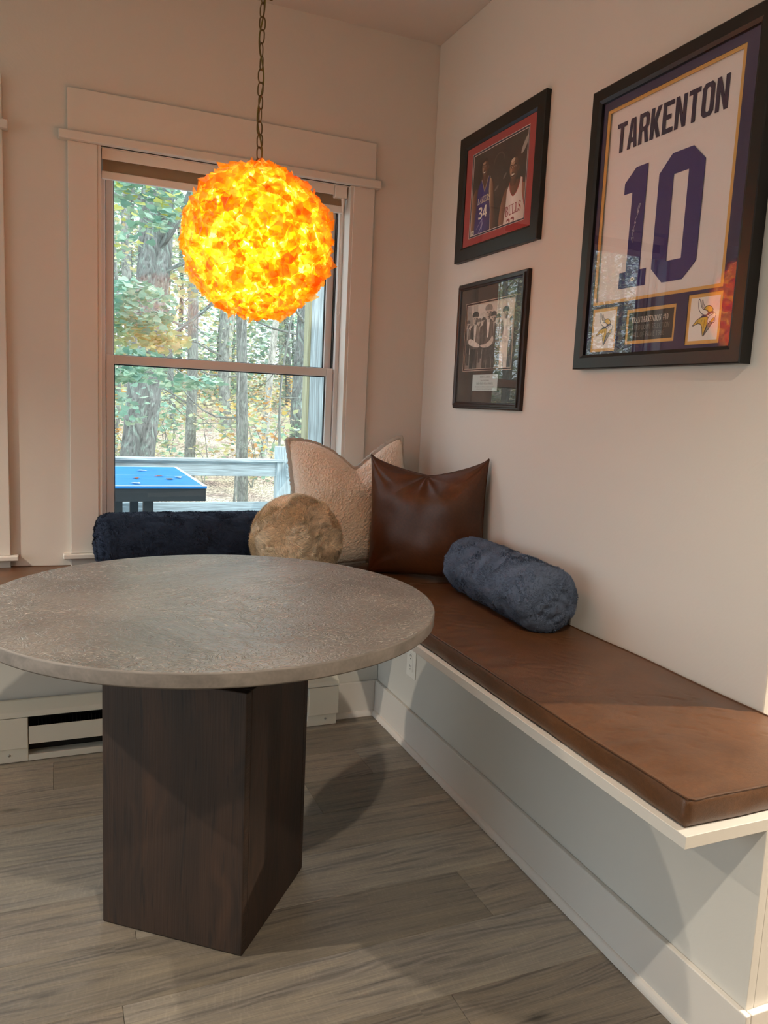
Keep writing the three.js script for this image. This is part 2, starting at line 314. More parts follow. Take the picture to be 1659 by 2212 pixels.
// box cushion with crowned top, rolled edge and wrinkles
function seatCushion(x0, z0, x1, z1, y0, y1, wr) {
  const nx = Math.round((x1 - x0) * 110), nz = Math.round((z1 - z0) * 110), P = [], U = [], I = [];
  const side = 9, R = 0.014, ring = [];
  const W = x1 - x0, D = z1 - z0;
  // top grid
  const topY = (x, z) => {
    const dx = Math.min(x - x0, x1 - x), dz = Math.min(z - z0, z1 - z), e = Math.min(dx, dz);
    let y = y1 - 0.0055 + 0.0065 * sstep(0, 0.14, e);
    y += wr * (0.0025 * noise2(x * 3 + 1, z * 2.2) + sstep(0.0, 0.03, dx) * 0.0022 * noise2(x * 4 + z * 3, z * 17) * sstep(0.24, 0.02, x - x0));
    const w2 = Math.abs(noise2(x * 7.5 + z * 2.5, z * 8.5 - x * 5)); y -= wr * 0.0022 * sstep(0.16, 0.0, w2) * sstep(0.01, 0.1, e) * sstep(0.1, 0.5, noise2(x * 2 + 5, z * 1.7 + 2) + 0.45);
    return y;
  };
  const idx = (i, k) => i * (nz + 1) + k;
  for (let i = 0; i <= nx; i++) for (let k = 0; k <= nz; k++) { const x = x0 + 0.006 + (W - 0.012) * i / nx, z = z0 + 0.006 + (D - 0.012) * k / nz; P.push(x, topY(x, z), z); U.push(x, z); }
  for (let i = 0; i < nx; i++) for (let k = 0; k < nz; k++) { const a = idx(i, k), b = idx(i + 1, k), c = idx(i + 1, k + 1), d = idx(i, k + 1); I.push(a, d, c, a, c, b); }
  // border walk
  const loop = [];
  for (let k = 0; k < nz; k++) loop.push(idx(0, k)); for (let i = 0; i < nx; i++) loop.push(idx(i, nz)); for (let k = nz; k > 0; k--) loop.push(idx(nx, k)); for (let i = nx; i > 0; i--) loop.push(idx(i, 0));
  const cx = (x0 + x1) / 2, cz = (z0 + z1) / 2; let prev = loop, len = 0;
  const prof = [[0.0022, 0.05], [0.0035, 0.16], [0.0045, 0.35], [0.005, 0.55], [0.0045, 0.75], [0.002, 0.92], [-0.004, 1.0]];
  let per = 0; const dist = loop.map((v, j) => { const a = loop[(j + loop.length - 1) % loop.length]; if (j) per += Math.hypot(P[3 * v] - P[3 * a], P[3 * v + 2] - P[3 * a + 2]); return per; });
  for (const [o, f] of prof) {
    const row = loop.map((v, j) => {
      const x = P[3 * v], y = P[3 * v + 1], z = P[3 * v + 2];
      const nxx = x < x0 + 0.007 ? -1 : x > x1 - 0.007 ? 1 : 0, nzz = z < z0 + 0.007 ? -1 : z > z1 - 0.007 ? 1 : 0, l = Math.hypot(nxx, nzz) || 1;
      const bulge = o + wr * 0.0015 * noise2(dist[j] * 6, f * 3);
      P.push(x + nxx / l * bulge, y + (y0 - y) * f, z + nzz / l * bulge); U.push(dist[j], 5 + f * 0.06); return P.length / 3 - 1;
    });
    for (let j = 0; j < loop.length; j++) { const k = (j + 1) % loop.length; I.push(prev[j], prev[k], row[k], prev[j], row[k], row[j]); }
    prev = row;
  }
  P.push(cx, y0, cz); U.push(0, 0); const c = P.length / 3 - 1;
  for (let j = 0; j < prev.length; j++) I.push(c, prev[j], prev[(j + 1) % prev.length]);
  const g = new THREE.BufferGeometry(); g.setAttribute('position', new THREE.Float32BufferAttribute(P, 3)); g.setAttribute('uv', new THREE.Float32BufferAttribute(U, 2)); g.setIndex(I.map((v) => v));
  // faces outward
  for (let i = 0; i < I.length; i += 3) { const t2 = I[i + 1]; I[i + 1] = I[i + 2]; I[i + 2] = t2; }
  g.computeVertexNormals();
  const ny = g.attributes.normal.getY(idx(nx >> 1, nz >> 1)); if (ny < 0) { g.setIndex(I); g.computeVertexNormals(); }
  const welt = loop.filter((_, j) => j % 4 === 0).map((v) => V(P[3 * v], P[3 * v + 1] + 0.0004, P[3 * v + 2]));
  return [g, new THREE.TubeGeometry(new THREE.CatmullRomCurve3(welt, true), welt.length * 3, 0.0023, 6, true)];
}
{
  const t = thing('seat_cushion', 'long brown leather seat cushion on the right bench, below the wall pictures', 'seat cushion');
  const [g, w] = seatCushion(LX + 0.012, BZ + 0.02, RX - 0.002, LZ - 0.016, LYT, 0.579, 1);
  part('cover', g, leather, t); part('welt', w, leather, t);
  const u = thing('seat_cushion', 'brown leather seat cushion on the back bench below the window', 'seat cushion');
  const [g2, w2] = seatCushion(-3.18, ZB + 0.002, RX - 0.002, BZ + 0.014, LYT, 0.579, 1);
  part('cover', g2, leather, u); part('welt', w2, leather, u);
}
// ------------------------------------------------------------------ dining table
const TC = [-0.835, 0.955], TR = 0.522, TH = 0.758;
{
  const t = thing('dining_table', 'round grey stone-textured dining table on a dark wood square pedestal', 'table', [TC[0], 0, TC[1]]);
  const flake = (u, v, o) => {
    const wq = 0.02 * tile(u, v, 20, 20, o + 40), n = (fbm(u + wq, v - wq, 15, 26, 3, o) + 0.16 * fbm(u, v, 46, 70, 2, o + 2)) * 5.5, f = n - Math.floor(n), m = sstep(-0.3, 0.25, fbm(u, v, 4, 6, 3, o + 11));
    const step = Math.abs(Math.floor(n) % 3) / 3 + sstep(0.78, 1, f) / 3 * 0.9, crack = Math.max(0, 1 - Math.abs(fbm(u - wq, v + wq, 5, 9, 2, o + 50)) * 26) * 0.6 * sstep(0.15, 0.4, fbm(u, v, 4, 4, 2, o + 55)), lip = Math.max(Math.exp(-(((f - 0.88) / 0.13) ** 2)) * (0.35 + 0.65 * m) * clamp(0.55 + 1.5 * tile(u, v, 90, 110, o + 60), 0, 1.2), crack);
    return [step * (0.45 + 0.55 * m), lip];
  };
  const S = 1536, hmap = new Float32Array(S * S), lips = new Float32Array(S * S);
  for (let y = 0; y < S; y++) for (let x = 0; x < S; x++) [hmap[y * S + x], lips[y * S + x]] = flake(x / S, y / S, 1);
  const ix = (u, v) => (Math.floor(v * S + 0.001) % S) * S + (Math.floor(u * S + 0.001) % S), at = (u, v) => hmap[ix(u, v)];
  const stoneMap = rep(dataTex(S, S, (u, v) => { const e = at(u, v), b = fbm(u, v, 3, 3, 3, 50); const s = 0.84 + 0.05 * e + 0.5 * clamp(lips[ix(u, v)]) + 0.16 * b + 0.09 * fbm(u, v, 120, 120, 2, 60); return [0.53 * s, 0.51 * s, 0.485 * s]; }), 1 / 1.1, 1 / 1.1);
  const stoneBump = rep(dataTex(S, S, (u, v) => gray(0.2 + 0.5 * at(u, v) + 0.25 * lips[ix(u, v)] + 0.08 * fbm(u, v, 140, 140, 2, 70) + 0.1 * fbm(u, v, 12, 12, 3, 71)), false), 1 / 1.1, 1 / 1.1);
  const stone = mat({ map: stoneMap, roughness: 0.34, bumpMap: stoneBump, bumpScale: 0.0045 });
  const edge = mat({ map: rep(dataTex(512, 64, (u, v) => { const s = 0.92 + 0.14 * fbm(u, v, 10, 2, 3, 80) + 0.07 * fbm(u, v, 90, 12, 2, 81); return [0.53 * s, 0.50 * s, 0.475 * s]; }), 4, 1), roughness: 0.6 });
  const top = new THREE.CircleGeometry(TR - 0.003, 128).rotateX(-Math.PI / 2).translate(0, TH, 0);
  const p = top.attributes.position, uv = top.attributes.uv; for (let i = 0; i < p.count; i++) uv.setXY(i, p.getX(i) * 0.94 + p.getZ(i) * 0.34, p.getZ(i) * 0.94 - p.getX(i) * 0.34);
  part('table_top', top, stone, t, 'grey flaked stone-look table top');
  part('table_edge', new THREE.LatheGeometry([[TR - 0.003, TH], [TR - 0.001, TH - 0.0012], [TR, TH - 0.004], [TR, TH - 0.026], [TR - 0.003, TH - 0.03], [0.02, TH - 0.03]].map((q) => new THREE.Vector2(...q)).reverse(), 128), edge, t);
  const woodMap = rep(dataTex(512, 1024, (u, v) => {
    const warp = fbm(u, v, 1.2, 2, 3, 90), strip = Math.floor(u * 6), tone = [0, 0.1, -0.06, 0.05, -0.09, 0.08][strip % 6];
    const ring = Math.sin((u + warp * 0.22) * 70), line = fbm(u, v, 90, 5, 3, 91), spots = sstep(0.34, 0.55, fbm(u, v, 26, 4, 3, 96));
    const s = 1 + tone + 0.1 * ring * sstep(0, 0.4, fbm(u, v, 3, 2, 2, 93)) + 0.15 * line + 0.30 * fbm(u, v, 3, 2, 3, 94) - 0.35 * spots;
    return [0.185 * s, 0.122 * s, 0.08 * s];
  }), 1 / 0.45, 1 / 0.9);
  const wood = mat({ map: woodMap, roughness: 0.62, bumpMap: rep(dataTex(512, 512, (u, v) => gray(0.5 + 0.4 * fbm(u, v, 90, 4, 3, 91)), false), 1 / 0.45, 1 / 0.9), bumpScale: 0.0006 });
  const base = new THREE.Group(); base.name = 'pedestal'; base.userData.label = 'dark wood square box pedestal'; base.rotation.y = -Math.atan2(0.224, 0.280); t.add(base);
  base.position.set(-0.0022, 0, 0.0005);
  const h = 0.179, T = 0.024, BH = 0.611;
  const side = (du) => { const g = bx(-h, 0.0, h - T, h, BH, h, 0.0035, 'x', du, 0); return g; };
  for (let k = 0; k < 4; k++) { const g = bx(-h + (k % 2 ? T : 0), 0.001, -T, h - (k % 2 ? T : 0), BH, 0, k % 2 ? 0.002 : 0.004, 'x', 0.37 * k, 0); g.translate(0, 0, h); g.rotateY(k * Math.PI / 2); part('side_board', g, wood, base); }
  part('cap_board', bx(-h + T, BH - 0.03, -h + T, h - T, BH - 0.004, h - T, 0.001), wood, base);
  part('neck', bx(-0.1, BH - 0.004, -0.1, 0.1, TH - 0.03, 0.1, 0.002), darkMetal, base, 'dark recessed block under the table top');
}
// ------------------------------------------------------------------ pillows
// square pillow: pinched corners, optional dent in the top edge
function pillow(S, T, o) {
  const n = o.n || 90, P = [], U = [], I = [];
  const put = (u, v, sgn) => {
    const au = Math.abs(u), av = Math.abs(v);
    let x = S / 2 * u * (1 - o.pinch * (1 - v * v) * au ** 1.5), y = S / 2 * v * (1 - o.pinch * (1 - u * u) * av ** 1.5);
    const ud = u - (o.du || 0), dent = o.dent * Math.pow(Math.max(0, 1 - Math.sqrt(ud * ud + 0.003) / (1 + (ud < 0 ? 1 : -1) * (o.du || 0))), ud < 0 ? o.dw : o.dr || o.dw) * sstep(-0.1, 1, v); y -= dent;
    const e = (1 - u * u) * (1 - v * v);
    let z = sgn * T / 2 * Math.pow(Math.max(e, 0), 0.42) * (1 - 0.3 * dent / (o.dent + 1e-6) * sstep(0.2, 1, v));
    const f = Math.pow(Math.max(e, 0), 0.3);
    z += f * o.wr * (noise3(x * 7, y * 7, sgn * 2 + o.s) * 0.5 + 0.5 * noise3(x * 3.2, y * 3.2, sgn * 3 + o.s));
    // folds that run from the corners and the dent
    const ang = Math.atan2(v - 1, u); z -= sgn * o.fold * dent / (o.dent + 1e-6) * Math.abs(Math.sin(ang * 5 + o.s)) * f * sstep(0.1, 0.9, v);
    for (const [cu, cv] of [[-1, -1], [1, -1], [-1, 1], [1, 1]]) { const d = Math.hypot(u - cu, v - cv), a2 = Math.atan2((v - cv) * -cv, (u - cu) * -cu); z -= sgn * o.fold * 0.6 * sstep(0.9, 0.15, d) * f * Math.max(0, Math.sin(a2 * 9 + o.s * 3 + d * 2)); }
    if (o.nub) z += sgn * f * o.nub * (noise3(x * 110, y * 110, sgn + 4) * 0.6 + noise3(x * 190, y * 190, sgn + 9) * 0.4);
    return [x, y, z];
  };
  for (const sgn of [1, -1]) {
    const b = P.length / 3;
    for (let i = 0; i <= n; i++) for (let k = 0; k <= n; k++) { const s = (q) => Math.sin((q / n * 2 - 1) * Math.PI / 2 * 0.85) / Math.sin(Math.PI / 2 * 0.85); const u = s(i), v = s(k), p = put(u, v, sgn); P.push(...p); U.push(p[0], p[1]); }
    for (let i = 0; i < n; i++) for (let k = 0; k < n; k++) { const a = b + i * (n + 1) + k, c = a + n + 1; if (sgn > 0) I.push(a, c, c + 1, a, c + 1, a + 1); else I.push(a, c + 1, c, a, a + 1, c + 1); }
  }
  const g = new THREE.BufferGeometry(); g.setAttribute('position', new THREE.Float32BufferAttribute(P, 3)); g.setAttribute('uv', new THREE.Float32BufferAttribute(U, 2)); g.setIndex(I); g.computeVertexNormals();
  const rim = []; for (const [f, t0] of [[(q) => [q, -1], 0], [(q) => [1, q], 0], [(q) => [-q, 1], 0], [(q) => [-1, -q], 0]]) for (let i = 0; i < 40; i++) { const [u, v] = f(i / 20 - 1), p = put(u, v, 1); rim.push(V(...p)); }
  return [g, rim];
}
function orient(o, pos, right, up) { const r = V(...right).normalize(), n = r.clone().cross(V(...up)).normalize(), u = n.clone().cross(r); o.matrix.makeBasis(r, u, n); o.quaternion.setFromRotationMatrix(o.matrix); o.position.set(...pos); }
// short pile standing on a surface: one object, nobody could count it
function pile(src, count, len, wid, material, bend, filter) {
  const g = src.index ? src.toNonIndexed() : src, p = g.attributes.position, nn = g.attributes.normal, tri = p.count / 3, cum = new Float32Array(tri); let tot = 0;
  const a = V(0, 0, 0), b = V(0, 0, 0), c = V(0, 0, 0), na = V(0, 0, 0), e = V(0, 0, 0);
  for (let i = 0; i < tri; i++) { a.fromBufferAttribute(p, 3 * i); b.fromBufferAttribute(p, 3 * i + 1); c.fromBufferAttribute(p, 3 * i + 2); let ar = b.clone().sub(a).cross(c.clone().sub(a)).length(); if (filter && !filter(a)) ar = 0; tot += ar; cum[i] = tot; }
  const blade = new THREE.BufferGeometry();
  blade.setAttribute('position', new THREE.Float32BufferAttribute([-0.5, 0, 0, 0.5, 0, 0, 0, 0.55, 0.12, -0.4, 0.5, 0.1, 0.4, 0.5, 0.1, 0, 1, 0.45], 3));
  blade.setIndex([0, 1, 4, 0, 4, 3, 3, 4, 5]); blade.computeVertexNormals();
  const im = new THREE.InstancedMesh(blade, material, count), M = new THREE.Matrix4(), col = new THREE.Color();
  for (let i = 0; i < count; i++) {
    const r = rnd() * tot; let lo = 0, hi = tri - 1; while (lo < hi) { const m = (lo + hi) >> 1; if (cum[m] < r) lo = m + 1; else hi = m; }
    let u = rnd(), v = rnd(); if (u + v > 1) { u = 1 - u; v = 1 - v; }
    a.fromBufferAttribute(p, 3 * lo); b.fromBufferAttribute(p, 3 * lo + 1); c.fromBufferAttribute(p, 3 * lo + 2);
    const q = a.clone().multiplyScalar(1 - u - v).addScaledVector(b, u).addScaledVector(c, v); na.fromBufferAttribute(nn, 3 * lo);
    const f = 9, flow = V(noise3(q.x * f, q.y * f, q.z * f), noise3(q.x * f + 9, q.y * f, q.z * f), noise3(q.x * f, q.y * f + 9, q.z * f)).multiplyScalar(bend);
    const y = na.clone().add(flow).add(V(rr(-0.3, 0.3), rr(-0.3, 0.3), rr(-0.3, 0.3))).normalize();
    const z = flow.clone().addScaledVector(y, -flow.dot(y)).normalize(), x = y.clone().cross(z).normalize();
    const L = len * rr(0.6, 1.15), w = wid * rr(0.7, 1.3);
    M.makeBasis(x.multiplyScalar(w), y.multiplyScalar(L), z.multiplyScalar(L)).setPosition(q.addScaledVector(na, -0.001)); im.setMatrixAt(i, M);
    const s = rr(0.6, 1.25); im.setColorAt(i, col.setRGB(s, s, s));
  }
  im.userData.kind = 'stuff'; im.castShadow = im.receiveShadow = true; return im;
}
const boucle = phys({ color: 0xf8f0e4, roughness: 0.95, sheen: 0.5, sheenColor: new THREE.Color(0xfff2e0), sheenRoughness: 0.6, bumpMap: rep(dataTex(512, 512, (u, v) => gray(0.5 + 0.6 * fbm(u, v, 60, 60, 3, 120)), false), 3, 3), bumpScale: 0.003 });
{
  const t = thing('throw_pillow', 'cream boucle square pillow with dented top, leaning in the bench corner behind the leather one', 'pillow');
  const [g, rim] = pillow(0.505, 0.18, { pinch: 0.035, dent: 0.13, dw: 2.6, dr: 1.4, du: 0.08, wr: 0.012, fold: 0.005, s: 1.3, n: 230, nub: 0.006 });
  orient(t, [-0.082, 0.838, -0.16], [0.52, 0.02, -0.05], [0.0, 1, -0.20]);
  part('cover', g, boucle, t);
  const fl = new THREE.TubeGeometry(new THREE.CatmullRomCurve3(rim, true), 420, 0.011, 8, true), p = fl.attributes.position, nn = fl.attributes.normal;
  for (let i = 0; i < p.count; i++) { const d = 0.0035 * noise3(p.getX(i) * 90, p.getY(i) * 90, p.getZ(i) * 90); p.setXYZ(i, p.getX(i) + nn.getX(i) * d, p.getY(i) + nn.getY(i) * d, p.getZ(i) + nn.getZ(i) * d); }
  fl.computeVertexNormals(); part('flange', fl, boucle, t);
}
{
  const t = thing('throw_pillow', 'brown leather square pillow standing in front of the cream one in the corner', 'pillow');
  const [g, rim] = pillow(0.462, 0.18, { pinch: 0.055, dent: 0.062, dw: 0.65, du: 0.05, wr: 0.010, fold: 0.011, s: 2.2, n: 130 });
  orient(t, [0.116, 0.812, 0.13], [0.33, 0.012, 0.30], [-0.05, 1, -0.1]);
  part('cover', g, pillowLeather, t);
  part('seam', new THREE.TubeGeometry(new THREE.CatmullRomCurve3(rim, true), 320, 0.0022, 6, true), pillowLeather, t);
}
// bolster along local x, length L, radius R: gathered, softly dented
function bolster(L, R, o) {
  const nl = o.nl || 120, nr = o.nr || 96, P = [], U = [], I = [];
  for (let i = 0; i <= nl; i++) {
    const q = i / nl * 2 - 1, er = o.round; // arc along the profile
    let x, r; const flat = 1 - er / (L / 2), cap = 0.30;
    const s = Math.abs(q); // 0..1 : barrel, shoulder, end face
    if (s < 0.55) { x = s / 0.55 * (L / 2 - er); r = R; }
    else if (s < 0.78) { const a = (s - 0.55) / 0.23 * Math.PI / 2; x = L / 2 - er + er * Math.sin(a); r = R - er + er * Math.cos(a); }
    else { const k = (s - 0.78) / 0.22; x = L / 2 + o.puff * Math.sin(k * Math.PI / 2); r = (R - er) * (1 - k); }
    x *= Math.sign(q);
    for (let j = 0; j <= nr; j++) {
      const a = j / nr * Math.PI * 2, cy = Math.cos(a), cz = Math.sin(a);
      let k = r; const w = R > 0 ? r / R : 0;
      k *= 1 + o.lump * noise3(x * 5 + o.s, cy * 1.6, cz * 1.6) + o.lump * 0.55 * noise3(x * 15 + o.s, cy * 4, cz * 4);
      k += o.pile * w * (0.6 * noise3(x * 60, cy * R * 60, cz * R * 60 + o.s) + 0.4 * noise3(x * 120, cy * R * 120, cz * R * 120 + o.s));
      const seam = Math.exp(-(((Math.abs(x) - (L / 2 - er * 0.55)) / 0.007) ** 2)); k -= o.seam * seam * (0.6 + 0.4 * Math.sin(a * 23 + o.s));
      let y = k * cy, z = k * cz; if (y < -R * 0.93) y = -R * 0.93 + (y + R * 0.93) * 0.15;
      P.push(x + (s > 0.75 ? 0.006 * noise3(cy * r * 30, cz * r * 30, q + o.s) : 0), y, z); U.push(x, a * R);
    }
  }
  for (let i = 0; i < nl; i++) for (let j = 0; j < nr; j++) { const a = i * (nr + 1) + j, b = a + nr + 1; I.push(a, b, b + 1, a, b + 1, a + 1); }
  const g = new THREE.BufferGeometry(); g.setAttribute('position', new THREE.Float32BufferAttribute(P, 3)); g.setAttribute('uv', new THREE.Float32BufferAttribute(U, 2)); g.setIndex(I); g.computeVertexNormals();
  const m = V(0, 0, 0).fromBufferAttribute(g.attributes.normal, (nl >> 1) * (nr + 1)); if (m.y < 0) { for (let i = 0; i < I.length; i += 3) [I[i + 1], I[i + 2]] = [I[i + 2], I[i + 1]]; g.setIndex(I); g.computeVertexNormals(); }
  return g;
}
const plush = (c, s) => phys({ color: c, roughness: 1, sheen: 0.6, sheenColor: new THREE.Color(s), sheenRoughness: 0.5 });
{
  const t = thing('bolster_pillow', 'navy plush bolster lying along the window sill side of the back bench', 'bolster', [-0.715, 0.5775 + 0.104, -0.222], 0.0);
  const m = plush(0x1f2c42, 0x5a7396), g = bolster(0.66, 0.108, { round: 0.045, puff: 0.008, lump: 0.022, pile: 0.0035, seam: 0.006, s: 3 });
  part('cover', g, m, t); const f = pile(g, 60000, 0.007, 0.0013, m, 0.9); f.name = 'plush_pile'; t.add(f);
}
{
  const t = thing('bolster_pillow', 'slate blue plush bolster lying on the right seat cushion against the wall', 'bolster', [0.176, 0.579 + 0.096, 0.615], -Math.PI / 2 - 0.05);
  const m = plush(0x59657a, 0x8290a8), g = bolster(0.60, 0.101, { round: 0.05, puff: 0.012, lump: 0.028, pile: 0.003, seam: 0.004, s: 8 });
  part('cover', g, m, t); const f = pile(g, 60000, 0.007, 0.0013, m, 0.9); f.name = 'plush_pile'; t.add(f);
}
{
  const t = thing('bolster_pillow', 'short fat fawn faux fur round pillow facing the room, in front of the cream one', 'pillow', [-0.378, 0.581 + 0.148, 0.08], -Math.PI / 2 + 0.12);
  const m = plush(0xead8bd, 0xf8ead2), g = bolster(0.20, 0.157, { round: 0.07, puff: 0.02, lump: 0.014, pile: 0.003, seam: 0.007, s: 14, nl: 110, nr: 120 });
  part('cover', g, m, t); const f = pile(g, 70000, 0.013, 0.0015, m, 0.7); f.name = 'fur_pile'; t.add(f);
}
// ------------------------------------------------------------------ pendant lamp
const LP = V(-0.667, 1.648, 0.595), LR = 0.188;
{
  const t = thing('pendant_lamp', 'glowing orange globe pendant lamp of crumpled acrylic flakes hanging on a brass chain', 'pendant lamp', LP.toArray());
  const flakeMat = phys({ color: 0xffffff, vertexColors: true, roughness: 0.55, transmission: 0.82, thickness: 0, ior: 1.45, side: THREE.DoubleSide });
  const P = [], C = [], c = new THREE.Color();
  const N = 2600, ga = Math.PI * (3 - Math.sqrt(5));
  for (let i = 0; i < N; i++) {
    const y = 1 - 2 * (i + 0.5) / N, r = Math.sqrt(1 - y * y), a = i * ga, n = V(r * Math.cos(a), y, r * Math.sin(a)).add(V(rr(-0.03, 0.03), rr(-0.03, 0.03), rr(-0.03, 0.03))).normalize();
    if (n.y > 0.992) continue;
    const big = rnd() < 0.12 ? 1.6 : 1, s = rr(0.010, 0.019) * big, lift = rr(-0.004, 0.012);
    const tilt = n.clone().add(V(rr(-1, 1), rr(-1, 1), rr(-1, 1)).multiplyScalar(0.75)).normalize();
    const x = tilt.clone().cross(V(0.3, 1, 0.2)).normalize(), z = x.clone().cross(tilt), o = n.clone().multiplyScalar(LR + lift);
    const k = 5 + Math.floor(rnd() * 3), ring = [];
    for (let j = 0; j < k; j++) { const b = j / k * 6.283 + rr(-0.25, 0.25), q = s * rr(0.65, 1.2); ring.push(o.clone().addScaledVector(x, Math.cos(b) * q).addScaledVector(z, Math.sin(b) * q).addScaledVector(tilt, rr(-0.45, 0.5) * s)); }
    const w = rnd(); if (w < 0.24) c.setRGB(1.0, 0.42, 0.03); else if (w < 0.55) c.setRGB(1.0, 0.62, 0.06); else if (w < 0.8) c.setRGB(1.0, 0.78, 0.14); else c.setRGB(1.0, 0.88, 0.32);
    for (let j = 0; j < k; j++) { for (const q of [o, ring[j], ring[(j + 1) % k]]) { P.push(q.x, q.y, q.z); C.push(c.r, c.g, c.b); } }
  }
  const g = new THREE.BufferGeometry(); g.setAttribute('position', new THREE.Float32BufferAttribute(P, 3)); g.setAttribute('color', new THREE.Float32BufferAttribute(C, 3)); g.computeVertexNormals();
  const fl = part('flake_shade', g, flakeMat, t, 'crumpled orange acrylic flakes'); fl.userData.kind = 'stuff';
  part('inner_shell', new THREE.SphereGeometry(LR - 0.008, 48, 32, 0, 6.2832, 0.1, 3.0416), phys({ color: new THREE.Color(1.0, 0.80, 0.32), roughness: 0.6, transmission: 0.9, thickness: 0, side: THREE.DoubleSide }), t);
  const bulb = part('bulb', new THREE.LatheGeometry([[0.0, -0.055], [0.03, -0.048], [0.05, -0.02], [0.052, 0.005], [0.04, 0.035], [0.02, 0.062], [0.014, 0.08], [0, 0.08]].map((q) => new THREE.Vector2(...q)), 24), mat({ color: 0xfff1d8, emissive: new THREE.Color(1, 0.92, 0.66), emissiveIntensity: 4.5, roughness: 0.5 }), t);
  const brass = mat({ color: 0x8f7445, roughness: 0.35, metalness: 0.9 }), antique = mat({ color: 0x6d5a3a, roughness: 0.42, metalness: 0.85 });
  part('lamp_socket', new THREE.CylinderGeometry(0.016, 0.016, 0.075, 16).translate(0, 0.115, 0), brass, t);
  part('stem', new THREE.CylinderGeometry(0.005, 0.005, 0.05, 10).translate(0, 0.17, 0), brass, t);
  part('top_cap', new THREE.LatheGeometry([[0, 0.203], [0.006, 0.203], [0.009, 0.197], [0.022, 0.191], [0.026, 0.186], [0, 0.185]].map((q) => new THREE.Vector2(...q)), 20), brass, t);
  part('top_loop', new THREE.TorusGeometry(0.008, 0.0018, 8, 18).translate(0, 0.209, 0), brass, t);
  const pts = []; for (let i = 0; i < 20; i++) { const a = i / 20 * 6.2832; pts.push(V(0.0078 * Math.cos(a) * (1 + 0.15 * Math.abs(Math.sin(a))), 0.0175 * Math.sin(a), 0)); }
  const link = tube(pts, 0.0018, 36, 6, true), top = H - LP.y - 0.03;
  let y = 0.229, k = 0; for (; y < top; y += 0.0325, k++) { const m = part('chain_link', link, antique, t); m.position.set(0.0008 * Math.sin(k * 2.1), y, 0); m.rotation.set(0, 0.5 + (k % 2 ? Math.PI / 2 : 0) + 0.35 * Math.sin(k * 1.7), 0.06 * Math.sin(k * 3.1)); }
  const cord = []; for (let q = 0.2; q < top + 0.02; q += 0.03) cord.push(V(0.006 * Math.sin(q * 34), q, 0.006 * Math.cos(q * 29)));
  part('cord', tube(cord, 0.0022, 160, 6), mat({ color: 0x6e6228, roughness: 0.4, metalness: 0.3 }), t);
  part('cord_loop', tube([V(0.012, 0.72, 0), V(0.030, 0.64, 0.002), V(0.026, 0.617, 0), V(0.018, 0.616, 0), V(0.016, 0.65, 0), V(0.03, 0.68, 0.01), V(0.035, 0.62, 0.01)], 0.0018, 50, 6), antique, t);
  part('ceiling_hook', tube([V(0, top + 0.03, 0), V(0, top + 0.012, 0), V(0.008, top + 0.002, 0), V(0.003, top - 0.01, 0), V(-0.006, top - 0.004, 0)], 0.0022, 20, 6), brass, t);
  const L = new THREE.PointLight(new THREE.Color(1, 0.93, 0.74), PENDANT); L.name = 'pendant_bulb_light'; L.position.copy(LP); L.shadow.radius = 2.2; L.castShadow = true; scene.add(L);
}
// ceiling lights outside the frame, all but the last read from the shadows on the bench, the table and the floor
downlightSpots.forEach(([x, z, k], i) => {
  const t = thing('ceiling_light', ['round recessed ceiling light by the patio door', 'round recessed ceiling light over the kitchen side', 'round recessed ceiling light behind the camera', 'round recessed ceiling light in the far left corner of the room'][i], 'ceiling light', [x, H, z]);
  part('trim_ring', new THREE.TorusGeometry(0.062, 0.007, 8, 32).rotateX(Math.PI / 2), trimPaint, t);
  part('light_disc', new THREE.CylinderGeometry(0.06, 0.06, 0.006, 32).translate(0, -0.002, 0), mat({ color: 0xffffff, emissive: new THREE.Color(1, 0.86, 0.68), emissiveIntensity: 6 }), t);
const L = new THREE.SpotLight(new THREE.Color(1, 0.88, 0.72), DOWNLIGHT * k, 0, 1.08, 0.25); L.name = 'ceiling_light_beam'; L.position.set(x, H - 0.012, z); L.target.position.set(x, 0, z); L.shadow.radius = 1.6; L.castShadow = true; scene.add(L, L.target);
});
// ------------------------------------------------------------------ framed pictures on the right wall
const blackWood = mat({ color: 0x14120f, roughness: 0.42 }), board = mat({ color: 0x3a332c, roughness: 0.9 });
// four mitred rails, each from a moulding profile [in from the edge, height above the wall]
function rails(w, h, prof, m, parent, name = 'frame_rail') {
  const mk = (L, horizontal, sgn) => {
    const P = [], I = [], n = prof.length; // outline at both mitred ends
    for (const e of [-1, 1]) for (const [i, z] of prof) P.push(e * (L / 2 - i), -i, z);
    for (let k = 0; k < n; k++) { const j = (k + 1) % n; I.push(k, n + k, n + j, k, n + j, j); }
    const g0 = new THREE.BufferGeometry(); g0.setAttribute('position', new THREE.Float32BufferAttribute(P, 3)); g0.setIndex(I);
    const g = g0.toNonIndexed(); g.computeVertexNormals();
    return boxUV(g, 'x');
  };
  const A = mk(w, true), B = mk(h, false);
  part(name, A.clone().translate(0, h / 2, 0), m, parent); part(name, A.clone().rotateZ(Math.PI).translate(0, -h / 2, 0), m, parent);
  part(name, B.clone().rotateZ(Math.PI / 2).translate(-w / 2, 0, 0), m, parent); part(name, B.clone().rotateZ(-Math.PI / 2).translate(w / 2, 0, 0), m, parent);
}
